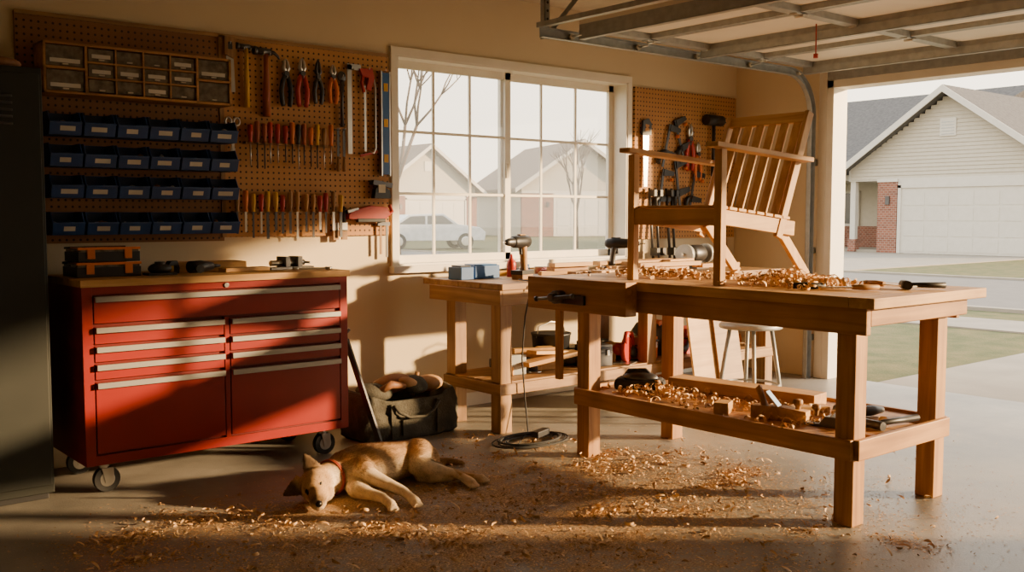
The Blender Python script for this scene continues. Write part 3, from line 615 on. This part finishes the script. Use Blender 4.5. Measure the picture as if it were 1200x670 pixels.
def toolcase(loc,sz,m,rz=0):
    b=B('tool_case'); b.M=TRS(loc,(0,0,rz)); w_,d_,h_=sz; b.box(-w_/2,w_/2,-d_/2,d_/2,0,h_,m); b.box(-w_/2-.003,w_/2+.003,-d_/2-.003,d_/2+.003,h_*.6,h_*.66,black)
    b.tube([(-.05,-d_/2,h_*.8),(-.05,-d_/2-.025,h_*.85),(.05,-d_/2-.025,h_*.85),(.05,-d_/2,h_*.8)],.008,black)
    for g in (-.3,.3): b.box(w_*g-.012,w_*g+.012,-d_/2-.01,-d_/2,h_*.5,h_*.75,steel)
    b.M=Matrix(); b.done(.006)
toolcase((5.12,4.72,.311),(.16,.14,.15),orange,8); toolcase((4.62,4.70,.311),(.20,.15,.14),darksteel,-6); toolcase((5.62,4.74,.311),(.24,.16,.18),redPl,4)
b=B('tool_pile')
for k in range(30):
    x=random.uniform(3.85,6.1); y=random.uniform(4.72,5.0); sz=(random.uniform(.08,.24),random.uniform(.05,.12),random.uniform(.04,.16))
    if k%3: b.boxc((x,y,.311+sz[2]/2),sz,random.choice([black,darksteel,oldX,oldX,lX,redPl,canvas,galv]),(0,0,random.uniform(-30,30)))
    else: b.sph((x,y,.311+.05),(sz[0]*.6,.07,.05),random.choice([black,canvas,leather]),(0,0,random.uniform(0,90)))
b.boxc((4.2,4.66,.40),(.42,.10,.028),lX,(0,-6,-4)); b.boxc((4.26,4.70,.43),(.40,.09,.022),lX,(0,5,4)); b.done(.004)
b=B('power_cord')
pts=[]
for k in range(130):
    a=k*.32; r=.22-.0005*k+.02*math.sin(k*.13); pts.append((3.70+r*1.1*math.cos(a),4.27+.72*r*math.sin(a),.009+.0006*(k%40)))
pts+= [(3.84,4.46,.015),(3.85,4.50,.2),(3.83,4.505,.45),(3.85,4.50,.7),(3.90,4.505,.88),(3.93,4.54,.908),(3.97,4.7,.908)]
b.tube(pts,.0045,rubber,6); b.done()
b=B('power_strip'); b.boxc((3.78,4.28,.045),(.14,.05,.035),black,(0,0,20)); b.done(.004)

# ---------------------------------------------------------------- things on main bench
def bplane(name,loc,rz,s=1,woody=True):
    b=B(name); b.M=TRS(loc,(0,0,rz),s); m1=lX if woody else darksteel
    if woody: b.prism([(-.12,0),(.13,0),(.13,.05),(.02,.06),(-.12,.055)],.06,m1,TRS((0,.03,0),(90,0,0)))
    else: b.box(-.13,.13,-.032,.032,0,.012,m1); b.prism([(-.05,.01),(.06,.01),(.03,.05),(-.02,.05)],.06,m1,TRS((0,.03,0),(90,0,0)))
    b.boxc((-.015,0,.075),(.006,.045,.12),steel,(0,-42,0)); b.tube([(-.06,0,.04),(-.075,0,.08),(-.095,0,.13),(-.085,0,.14)],[.018,.015,.016,.01],oldZ,8)
    b.lathe([(.01,0),(.012,.02),(.022,.035),(.02,.05),(.005,.055)],oldZ,TRS((.085,0,.045))); b.M=Matrix(); return b.done(.002)
b=B('chisel'); b.M=TRS((4.25,2.42,.987),(0,90,75)); b.tube([(0,0,0),(0,0,.05),(0,0,.12)],[.012,.015,.012],wX,8); b.boxc((0,0,-.09),(.006,.025,.18),steel); b.M=Matrix(); b.done()
b=B('mallet'); b.M=TRS((4.22,2.30,.9915),(0,0,-50)); b.cyl((0,-.05,0),(0,.05,0),.021,black,seg=12); b.tube([(0,0,0),(.08,0,0),(.17,0,0)],[.010,.012,.014],black,8); b.M=Matrix(); b.done()
b=B('hand_scraper'); b.M=TRS((3.90,2.55,.988),(0,0,-48)); b.tube([(-.10,0,0),(-.04,0,0),(.04,0,0)],[.014,.017,.012],black,8); b.boxc((.10,0,-.006),(.12,.03,.006),darksteel); b.M=Matrix(); b.done()
b=B('chisel'); b.M=TRS((3.98,2.42,.985),(0,90,-40)); b.tube([(0,0,0),(0,0,.05),(0,0,.12)],[.010,.013,.010],oldZ,8); b.boxc((0,0,-.07),(.006,.02,.14),steel); b.M=Matrix(); b.done()
b=B('belt_sander'); b.M=TRS((3.95,3.66,.359),(0,0,-55)); b.box(-.13,.13,-.05,.05,.01,.06,black); b.cyl((-.10,-.05,.035),(-.10,.05,.035),.035,rubber); b.cyl((.10,-.05,.035),(.10,.05,.035),.035,rubber); b.sph((0,0,.07),(.10,.045,.035),darksteel); b.tube([(-.09,0,.06),(-.06,0,.105),(.03,0,.11),(.08,0,.06)],.014,black); b.M=Matrix(); b.done(.002)
b=B('lumber'); b.boxc((4.25,3.20,.389),(.14,.85,.06),lY,(0,0,8)); b.done(.003)
bplane('smoothing_plane',(3.88,2.72,.359),-75,1.05); bplane('smoothing_plane',(3.92,2.46,.359),100,.95,False)
b=B('wood_block'); b.boxc((3.80,2.98,.387),(.10,.07,.055),lX,(0,0,25)); b.boxc((4.12,2.72,.377),(.18,.08,.035),lX,(0,0,-35)); b.done(.003)
b=B('hammer'); b.M=TRS((4.02,2.33,.379),(0,0,-10)); b.cyl((0,-.06,0),(0,.05,0),.020,darksteel,seg=14); b.tube([(0,0,0),(.15,0,0),(.30,0,0)],[.012,.014,.017],black,8); b.M=Matrix(); b.done()
b=B('cordless_driver'); b.M=TRS((4.22,2.50,.386),(0,0,-20)); b.tube([(-.08,0,0),(-.03,0,0),(.06,0,0),(.12,0,0)],[.022,.027,.025,.014],black,12); b.tube([(-.03,0,0),(-.05,.06,-.004),(-.055,.12,-.006)],[.02,.018,.021],black,8); b.M=Matrix(); b.done()

# ---------------------------------------------------------------- shavings
def curl(b,c,ra,w_,turns,mt,seg=9,flat=False):
    rot=Euler((random.uniform(-.4,.4)+random.choice([0,1.57]),random.uniform(-.4,.4),random.uniform(0,6.28))).to_matrix().to_4x4()
    T=Matrix.Translation(c)@rot
    if flat: T=T@Matrix.Diagonal((1.6,1,.55,1)) if abs(rot[2][2])>.5 else T
    vs=[];fs=[]; dr=random.uniform(-.8,.6); sk=random.uniform(-1,1)*w_*2.2
    for k in range(seg+1):
        t=k/seg; a=turns*2*math.pi*t; r=ra*(1-dr*t*.7); ww=w_*(.25+.75*math.sin(math.pi*min(max(t,.06),.94)))
        for g in (-1,1): vs.append((r*math.cos(a),g*ww/2+sk*t,r*math.sin(a)))
    for k in range(seg): fs.append((2*k,2*k+1,2*k+3,2*k+2))
    b.raw(vs,fs,mt,T,True)
clus=[(1.95,3.65,.40,.25,2.2),(2.35,3.15,.40,.38,3.0),(2.75,3.40,.38,.32,2.6),(3.45,3.25,.34,.40,3.4),(3.75,2.75,.34,.40,3.0),(3.1,2.85,.45,.35,2.8),(1.45,3.9,.32,.22,1.2),(3.1,4.2,.35,.25,1.3),(3.9,3.4,.3,.4,1.6),(2.4,2.6,.5,.4,1.6),(1.9,2.9,.5,.4,1.4),(4.0,2.4,.5,.5,.8),(2.9,3.2,1.2,1.0,3)]
random.seed(31)
for k in range(70):
    c=random.choice(clus[:11]); clus.append((random.gauss(c[0],c[2]),random.gauss(c[1],c[3]),random.uniform(.04,.14),random.uniform(.03,.10),.42))
wsum=[c[4] for c in clus]
def pos():
    while True:
        c=random.choices(clus,wsum)[0]; x=random.gauss(c[0],c[2]); y=random.gauss(c[1],c[3])
        if y>4.65 and x<2.85: continue
        if 2.18<x<2.90 and 3.93<y<4.22: continue
        if y<5.2 and .9<x<6.6 and y>.8: return x,y
random.seed(11)
b=B('wood_shavings')
for i in range(2900):
    x,y=pos(); s_=random.choice([.35,.45,.55,.7,.9,1.2]); ra=.014*s_; curl(b,(x,y,ra*.55+.001),ra,.011*s_,random.uniform(.18,.75),random.choice([shavM,shavM,shavD]),6,True)
for i in range(64000):
    x,y=pos(); s_=random.uniform(.0015,.006); a=random.uniform(0,6.28); z=random.uniform(.0008,.003); ca,sa=math.cos(a)*s_*1.6,math.sin(a)*s_*1.6
    k=random.uniform(.2,.5); h=random.uniform(0,.0015)
    b.raw([(x+ca,y+sa,z),(x-sa*k,y+ca*k,z+h),(x-ca,y-sa,z),(x+sa*k,y-ca*k,z+h)],[(0,1,2,3)],shavM if i%3 else shavD)
b.done(recalc=False,origin=False)
def heap(cx,cy,z,sx,sy,h,n,s0=1):
    for i in range(n):
        x=random.gauss(cx,sx); y=random.gauss(cy,sy); q=math.exp(-((x-cx)/sx)**2/2-((y-cy)/sy)**2/2)
        x=min(max(x,3.70),6.0) ; ra=.013*s0*random.uniform(.5,1.5); curl(b,(x,y,z+ra+random.uniform(0,h)*q),ra,.014*s0*random.uniform(.6,1.4),random.uniform(.4,1.4),random.choice([shavM,shavM,shavD]),9)
b=B('wood_shavings')
heap(4.06,2.82,.972,.13,.10,.055,240); heap(4.0,2.60,.972,.14,.08,.02,60); heap(4.05,3.64,.972,.10,.12,.035,120); heap(4.2,3.3,.972,.12,.2,.01,50)
b.done(recalc=False)
b=B('wood_shavings')
heap(3.92,3.5,.36,.08,.12,.03,130); heap(3.95,2.95,.36,.10,.22,.01,130); heap(4.0,2.6,.36,.12,.12,.01,60)
b.done(recalc=False)
b=B('wood_shavings'); heap(4.75,4.72,.905,.15,.06,.03,70); b.done(recalc=False)

# ---------------------------------------------------------------- dog
def dog():
    t=B('tmp_dog'); dm=shavM
    def chain(pts,n=8):
        for i in range(len(pts)-1):
            a,c=pts[i],pts[i+1]
            a=tuple(a)+(1,1)[len(a)-4:] if len(a)<6 else a; c=tuple(c)+(1,1)[len(c)-4:] if len(c)<6 else c
            for k in range(n+1):
                f=k/n; p=[a[j]*(1-f)+c[j]*f for j in range(6)]
                t.sph(p[:3],(p[3],p[3]*p[4],p[3]*p[5]),dm,seg=18)
    chain([(2.30,4.06,.088,.070,1.1,.95),(2.38,4.07,.100,.096,1.25,.95),(2.47,4.065,.106,.110,1.32,.93),(2.58,4.08,.100,.106,1.2,.92),(2.69,4.10,.092,.095,1.12,.94),(2.77,4.11,.088,.090,1.15,.96),(2.84,4.10,.076,.068,1.15,1.05)])
    chain([(2.31,4.06,.088,.078),(2.225,4.03,.086,.070)])
    chain([(2.20,4.02,.082,.074,1,1),(2.165,3.995,.082,.074,1,1),(2.145,3.965,.075,.066)],6)
    chain([(2.150,3.955,.064,.054),(2.125,3.905,.053,.043),(2.105,3.865,.046,.037),(2.095,3.845,.043,.034)],6)
    t.sph((2.175,3.95,.052),(.055,.05,.045),dm); t.sph((2.19,3.97,.094),(.05,.045,.045),dm)
    t.sph((2.145,3.952,.120),(.024,.022,.015),dm); t.sph((2.103,3.965,.090),(.022,.022,.016),dm)
    chain([(2.42,4.04,.125,.068),(2.39,3.95,.115,.053),(2.405,3.90,.095,.039),(2.45,3.82,.066,.029),(2.475,3.75,.048,.024),(2.475,3.69,.034,.021),(2.468,3.645,.027,.025),(2.46,3.62,.025,.023)])
    chain([(2.38,3.99,.055,.058),(2.34,3.92,.045,.044),(2.36,3.85,.035,.029),(2.385,3.78,.028,.024),(2.375,3.72,.024,.021),(2.362,3.675,.024,.024),(2.355,3.655,.022,.023)])
    chain([(2.79,4.09,.108,.078),(2.74,4.02,.108,.070),(2.70,3.95,.097,.052),(2.74,3.915,.08,.038),(2.80,3.885,.060,.027),(2.845,3.855,.048,.022),(2.86,3.80,.036,.021),(2.855,3.745,.027,.025),(2.85,3.72,.025,.024)])
    chain([(2.79,4.05,.06,.066),(2.75,3.97,.05,.054),(2.76,3.91,.040,.037),(2.83,3.885,.030,.026),(2.90,3.865,.025,.021),(2.935,3.81,.022,.019),(2.945,3.765,.023,.023)])
    chain([(2.87,4.10,.06,.026),(2.93,4.14,.035,.022),(2.99,4.15,.025,.022),(3.04,4.12,.022,.016),(3.07,4.09,.018,.009)])
    def ear(p0,p1,nrm,w):
        p0=Vector(p0);p1=Vector(p1); z=(p1-p0).normalized(); y=Vector(nrm); y=(y-z*y.dot(z)).normalized(); x=y.cross(z)
        Mx=Matrix((x,y,z)).transposed().to_4x4()
        for k in range(16):
            f=k/15; r=w*(1-f)**.7+.008; M2=Mx.copy(); M2.translation=p0+(p1-p0)*f
            vs,fs=_sph(); t.raw(vs,fs,dm,M2@Matrix.Diagonal((r,.0085,.012,1)),True)
    E1a,E1b=(2.185,4.040,.119),(2.150,4.065,.205); E2a,E2b=(2.12,4.030,.084),(2.025,4.02,.056)
    ear(E1a,E1b,(-.45,-.89,0),.048); ear(E2a,E2b,(-.3,-.75,.6),.050)
    for (px,py,pz,dx) in ((2.458,3.605,.026,-.25),(2.352,3.64,.022,-.3),(2.848,3.705,.025,-.1),(2.947,3.75,.022,.1)):
        for k in (-1.5,-.5,.5,1.5):
            t.sph((px+k*.0125+dx*.012,py-.012+abs(k)*.004,pz-.007),(.0092,.016,.0115),dm,seg=10)
    o=t.done(origin=False)
    m=o.modifiers.new('r','REMESH'); m.mode='VOXEL'; m.voxel_size=.0055; m.use_smooth_shade=True
    m=o.modifiers.new('s','SMOOTH'); m.factor=.5; m.iterations=5
    dg=bpy.context.evaluated_depsgraph_get(); dg.update()
    me=D.meshes.new_from_object(o.evaluated_get(dg)); D.objects.remove(o)
    for p in me.polygons: p.use_smooth=True
    tan=Vector((.56,.35,.17)); dark=Vector((.05,.034,.025)); crm=Vector((.80,.64,.44)); sad=Vector((.30,.165,.075))
    def sstep(a,c,x): f=min(max((x-a)/(c-a),0),1); return f*f*(3-2*f)
    def furcol(v):
        nz=mathutils.noise.noise(v*14)*.5+mathutils.noise.noise(v*45)*.35
        col=tan.copy()
        if v.x>2.25: col=col.lerp(sad,.8*sstep(4.07,4.16,v.y+nz*.05))
        if 2.28<v.x<2.84: col=col.lerp(crm,.9*sstep(4.0,3.95,v.y+nz*.03)*sstep(.17,.12,v.z))
        if v.y<3.80 and v.x>2.3: col=col.lerp(crm,.6)
        col=col.lerp(crm,.85*sstep(.12,.06,(v-Vector((2.29,3.98,.07))).length))
        if v.x<2.25:
            ax0=Vector((2.16,3.96,.08)); ax1=Vector((2.09,3.83,.045)); f=(v-ax0).dot(ax1-ax0)/(ax1-ax0).length_squared
            col=col.lerp(dark,.6*sstep(.35,1.0,f)*sstep(.03,.06,v.z))
            col=col.lerp(crm,.6*sstep(.06,.03,v.z))
        for (a,c) in ((E1a,E1b),(E2a,E2b)):
            a=Vector(a);c=Vector(c); f=(v-a).dot(c-a)/(c-a).length_squared
            if 0<f<1.3 and (v-a-(c-a)*f).length<.055: col=col.lerp(dark,.85*sstep(.1,.5,f))
        return col*(1+nz*.5)
    vc=[furcol(v.co) for v in me.vertices]; vn=[v.normal.copy() for v in me.vertices]
    m,nt,p=base('dog_fur'); at=N(nt,'ShaderNodeAttribute'); at.attribute_name='fur'; nt.links.new(at.outputs['Color'],p.inputs['Base Color']); p.inputs['Roughness'].default_value=.85; p.inputs['Specular IOR Level'].default_value=.15
    nosem=mat('dog_nose',(.015,.012,.012),.3); collar=mat('dog_collar',(.42,.07,.02),.6)
    bm=bmesh.new(); bm.from_mesh(me); nv=len(bm.verts); rnd=random.Random(5); cols=list(vc)
    for i in range(nv):
        v=me.vertices[i].co; n_=vn[i]
        if v.z<.01: continue
        flow=Vector((1,.0,-.25)) if v.x>2.24 else Vector((.5,.85,.1))
        if v.y<3.93 and v.x>2.3: flow=Vector((.1,-1,-.3))
        f_=(flow-n_*flow.dot(n_)); f_=f_.normalized() if f_.length>.01 else Vector((1,0,0))
        body=(v.x>2.25 and v.y>3.9)
        for q in range(2 if body else 1):
            L=rnd.uniform(.010,.020) if body else rnd.uniform(.004,.008)
            dirv=(f_*.95+n_*.30+Vector((rnd.uniform(-.22,.22),rnd.uniform(-.22,.22),rnd.uniform(-.22,.22)))).normalized()
            sd_=n_.cross(f_)*.0014; p0=v+Vector((rnd.uniform(-.003,.003),rnd.uniform(-.003,.003),0))-n_*.001
            a=bm.verts.new(p0-sd_); c=bm.verts.new(p0+sd_); e_=bm.verts.new(p0+dirv*L)
            bm.faces.new((a,c,e_)).smooth=True
            cc=vc[i]*rnd.uniform(.6,1.3); cols+=[cc*.75,cc*.75,cc*1.2]
    bm.to_mesh(me); bm.free()
    at_=me.color_attributes.new('fur','FLOAT_COLOR','POINT')
    for i,cc in enumerate(cols): at_.data[i].color=(min(max(cc[0],.008),.95),min(max(cc[1],.006),.9),min(max(cc[2],.004),.85),1)
    me.materials.clear(); me.materials.append(m)
    ob=D.objects.new('fur_body',me); SC.collection.objects.link(ob)
    par=D.objects.new('dog',None); SC.collection.objects.link(par); par.location=(2.6,4.0,0)
    parts=[ob]
    d=B('nose'); d.sph((2.083,3.816,.048),(.018,.014,.015),nosem,(0,0,28)); parts.append(d.done(origin=False))
    d=B('eyes'); d.tube([(2.158,3.925,.116),(2.145,3.912,.108),(2.136,3.908,.097)],[.003,.007,.003],nosem,6); d.tube([(2.092,3.945,.089),(2.083,3.930,.077),(2.084,3.918,.066)],[.003,.007,.003],nosem,6)
    d.tube([(2.080,3.825,.032),(2.105,3.823,.026),(2.135,3.845,.026),(2.16,3.88,.032)],[.001,.003,.003,.001],nosem,6); parts.append(d.done(origin=False))
    d=B('collar'); ax=Vector((1,.35,0)).normalized(); u=Vector((0,0,1)); v_=ax.cross(u); c0=Vector((2.268,4.048,.085))
    d.tube([c0+(u*math.cos(a)*.080+v_*math.sin(a)*.081) for a in [2*math.pi*k/32 for k in range(32)]],.005,collar,8,True); d.tube([c0+ax*.008+(u*math.cos(a)*.081+v_*math.sin(a)*.082) for a in [2*math.pi*k/32 for k in range(32)]],.005,collar,8,True); parts.append(d.done(origin=False))
    bpy.context.view_layer.update()
    for q in parts: q.parent=par; q.matrix_parent_inverse=par.matrix_world.inverted()
dog()

# ---------------------------------------------------------------- exterior
b=B('lawn'); b.box(7.15,14.0,4.15,120,-.30,-.03,grassM); b.box(21.2,120,-80,120,-.30,-.03,grassM); b.box(-60,7.15,5.56,120,-.30,-.03,grassM); b.box(7.15,14.0,-80,-1.6,-.3,-.03,grassM); b.done(origin=False)
b=B('driveway'); b.box(7.15,14.0,-1.6,4.15,-.3,-.012,driveM); b.done(origin=False)
b=B('sidewalk'); b.box(11.6,12.8,4.15,60,-.029,-.010,driveM); b.done(origin=False)
b=B('road'); b.box(14.2,21,-60,80,-.2,-.02,roadM); b.box(14.0,14.2,-60,80,-.2,.02,driveM); b.box(21,21.2,-60,80,-.2,.02,driveM); b.done(origin=False)
b=B('driveway'); b.box(21.2,32.9,13.3,20.6,-.029,-.008,driveM); b.done(origin=False)
def house(name,M,roof,full=True):
    b=B(name); b.M=M
    gw=3.6; ez=3.0; az=5.5; e=extwhite; YP=2.45 if full else gw
    b.box(0,9,-gw,YP,-.03,ez,siding)
    if full: b.box(2.2,9,YP,gw,-.03,ez,siding); b.box(0,2.2,YP,gw+.1,2.55,ez,e)
    b.prism([(-gw,ez),(gw,ez),(0,az-.15)],9,siding,Matrix(((0,0,1,0),(1,0,0,0),(0,1,0,0),(0,0,0,1))))
    for k in range(26):
        z=2.60+k*.13
        ha=gw if z<ez else gw*(az-.15-z)/(az-.15-ez)
        if ha<.1: break
        b.raw([(-.005,-ha,z+.13),(-.005,ha,z+.13),(-.035,ha,z),(-.035,-ha,z),(0,-ha,z),(0,ha,z)],[(0,1,2,3),(3,2,5,4)],siding)
    for g in (-1,1):
        ov=.55; sl_=(az-ez)/gw
        p0=(0,az); p1=(g*(gw+ov),ez-ov*sl_)
        b.prism([p0,p1,(p1[0],p1[1]+.16),(0,az+.18)],9.6,roof,Matrix(((0,0,1,-.5),(1,0,0,0),(0,1,0,0),(0,0,0,1))))
        b.prism([(0,az-.06),(p1[0],p1[1]-.10),(p1[0],p1[1]+.15),(0,az+.17)],.05,e,Matrix(((0,0,1,-.56),(1,0,0,0),(0,1,0,0),(0,0,0,1))))
    b.box(-.06,0,-.28,.28,4.0,4.6,e)
    for k in range(5): b.box(-.07,-.06,-.22,.22,4.05+k*.1,4.08+k*.1,galv)
    A,Cc=-2.75,1.6
    b.box(-.05,0,A,Cc,0,2.28,e)
    pw=(Cc-A-.1)/5
    for r_ in range(4):
        for c_ in range(5): b.box(-.062,-.05,A+.1+c_*pw,A+c_*pw+pw,.08+r_*.53,.52+r_*.53,e)
    b.box(-.10,0,A-.12,A,0,2.38,e); b.box(-.10,0,Cc,Cc+.12,0,2.38,e); b.box(-.10,0,A-.12,Cc+.12,2.28,2.42,e); b.box(-.06,0,-gw,YP,2.42,2.62,e)
    b.box(-.12,.1,Cc+.14,YP+.02,0,2.5,brickM); b.box(-.12,.1,-gw-.05,A-.12,0,2.5,brickM); b.box(-.15,.1,Cc+.12,YP+.04,2.5,2.6,e); b.box(-.15,.1,-gw-.06,A-.1,2.5,2.6,e)
    b.box(-.18,-.12,Cc+.4,Cc+.55,1.7,2.0,darksteel)
    if full:
        b.box(3.0,11,gw,15,-.03,3.0,siding); b.box(2.1,2.2,YP,gw,0,.9,brickM)
        b.box(2.12,2.2,YP+.15,YP+1.0,0,2.1,e); b.box(2.10,2.12,YP+.3,YP+.85,.9,1.9,darkglass)
        b.box(2.88,3.0,gw+1.4,gw+3.4,.9,2.3,e); b.box(2.86,2.9,gw+1.5,gw+3.3,1.0,2.2,darkglass)
        b.box(2.9,3.0,gw+.1,15,-.03,.9,brickM)
        b.box(.05,.25,gw-.15,gw+.05,0,2.6,e); b.box(.0,.3,gw-.2,gw+.1,0,.45,brickM); b.box(.5,3.0,gw,15,2.6,2.85,e); b.box(.1,3.0,YP,gw+2.4,-.02,.08,driveM)
        b.raw([(.2,gw-1,2.75),(.2,15.8,2.75),(7.5,12.0,6.4),(7.5,gw-3.2,6.4),(14.5,gw-6,2.75),(14.5,15.8,2.75)],[(0,1,2,3),(1,5,2),(5,4,3,2)],roof)
        b.raw([(7.5,gw-3.2,6.4),(14.5,gw-6,2.75),(.2,gw-1,2.75)],[(0,1,2)],roof)
        b.box(.15,.25,gw-.5,15.8,2.6,2.8,e)
        b.box(9,14,-6,gw,-.03,3,siding)
    return b.done(origin=False)
house('house',Matrix.Translation((33,16.6,0)),shingle)
house('house',Matrix.Translation((35,50,0))@Matrix.Rotation(math.radians(90),4,'Z'),tanroof,False)
house('house',Matrix.Translation((45,47,0))@Matrix.Rotation(math.radians(70),4,'Z')@Matrix.Diagonal((1.15,1.15,1.1,1)),tanroof,False)
random.seed(21)
def tree(name,loc,h,depth=5):
    b=B(name)
    def br(p,d,L,r,k):
        q=p+d*L; mid_=p+d*L*.5+Vector((random.uniform(-1,1),random.uniform(-1,1),0))*L*.05
        b.tube([p,mid_,q],[r,r*.85,r*.68],barkM,6 if k>2 else 4)
        if k==0: return
        for _ in range(3 if k<depth else 4):
            nd=(d+Vector((random.uniform(-1,1),random.uniform(-1,1),random.uniform(-.2,.7)))*.62).normalized(); br(q,nd,L*random.uniform(.62,.82),r*.60,k-1)
    br(Vector(loc),Vector((0,0,1)),h*.28,h*.014,depth); return b.done()
tree('bare_tree',(19,29,-.03),9.0,6); tree('bare_tree',(28,29.5,-.03),5.5,4)
b=B('shrub')
random.seed(5)
for (x,y,r) in ((31.4,22.4,.5),(31.6,23.4,.6),(31.8,24.6,.6),(31.8,25.8,.7)):
    for k in range(9): b.sph((x+random.uniform(-.3,.3),y+random.uniform(-.4,.4),r*.9+random.uniform(-.2,.25)),r*random.uniform(.4,.62),leafM,seg=10)
b.done()
b=B('shrub')
for (x,y,r) in ((24.5,42.,.9),(27,43,1.1),(40,36,1.2)):
    for k in range(9): b.sph((x+random.uniform(-.6,.6),y+random.uniform(-.6,.6),r*.9+random.uniform(-.2,.25)),r*random.uniform(.4,.62),leafM,seg=10)
b.done()
b=B('car'); b.M=TRS((23.0,33.0,-.03),(0,0,-20))
prof=[(-2.2,.35),(-2.25,.7),(-2.1,.92),(-1.5,.98),(-.9,1.38),(.5,1.42),(1.1,1.0),(2.0,.88),(2.25,.68),(2.2,.35)]
b.prism(prof,1.7,carM,TRS((0,.85,0),(90,0,0))); b.prism([(-1.35,1.0),(-.87,1.32),(-.25,1.35),(-.25,1.0)],1.72,darkglass,TRS((0,.86,0),(90,0,0))); b.prism([(-.18,1.0),(-.18,1.35),(.46,1.36),(.95,1.0)],1.72,darkglass,TRS((0,.86,0),(90,0,0)))
for x in (-1.35,1.4):
    for y in (-.87,.67): b.cyl((x,y,.33),(x,y+.2,.33),.33,rubber,seg=20); b.cyl((x,y-.01,.33),(x,y+.21,.33),.2,steel,seg=16)
b.M=Matrix(); b.done(.03)
print('done')
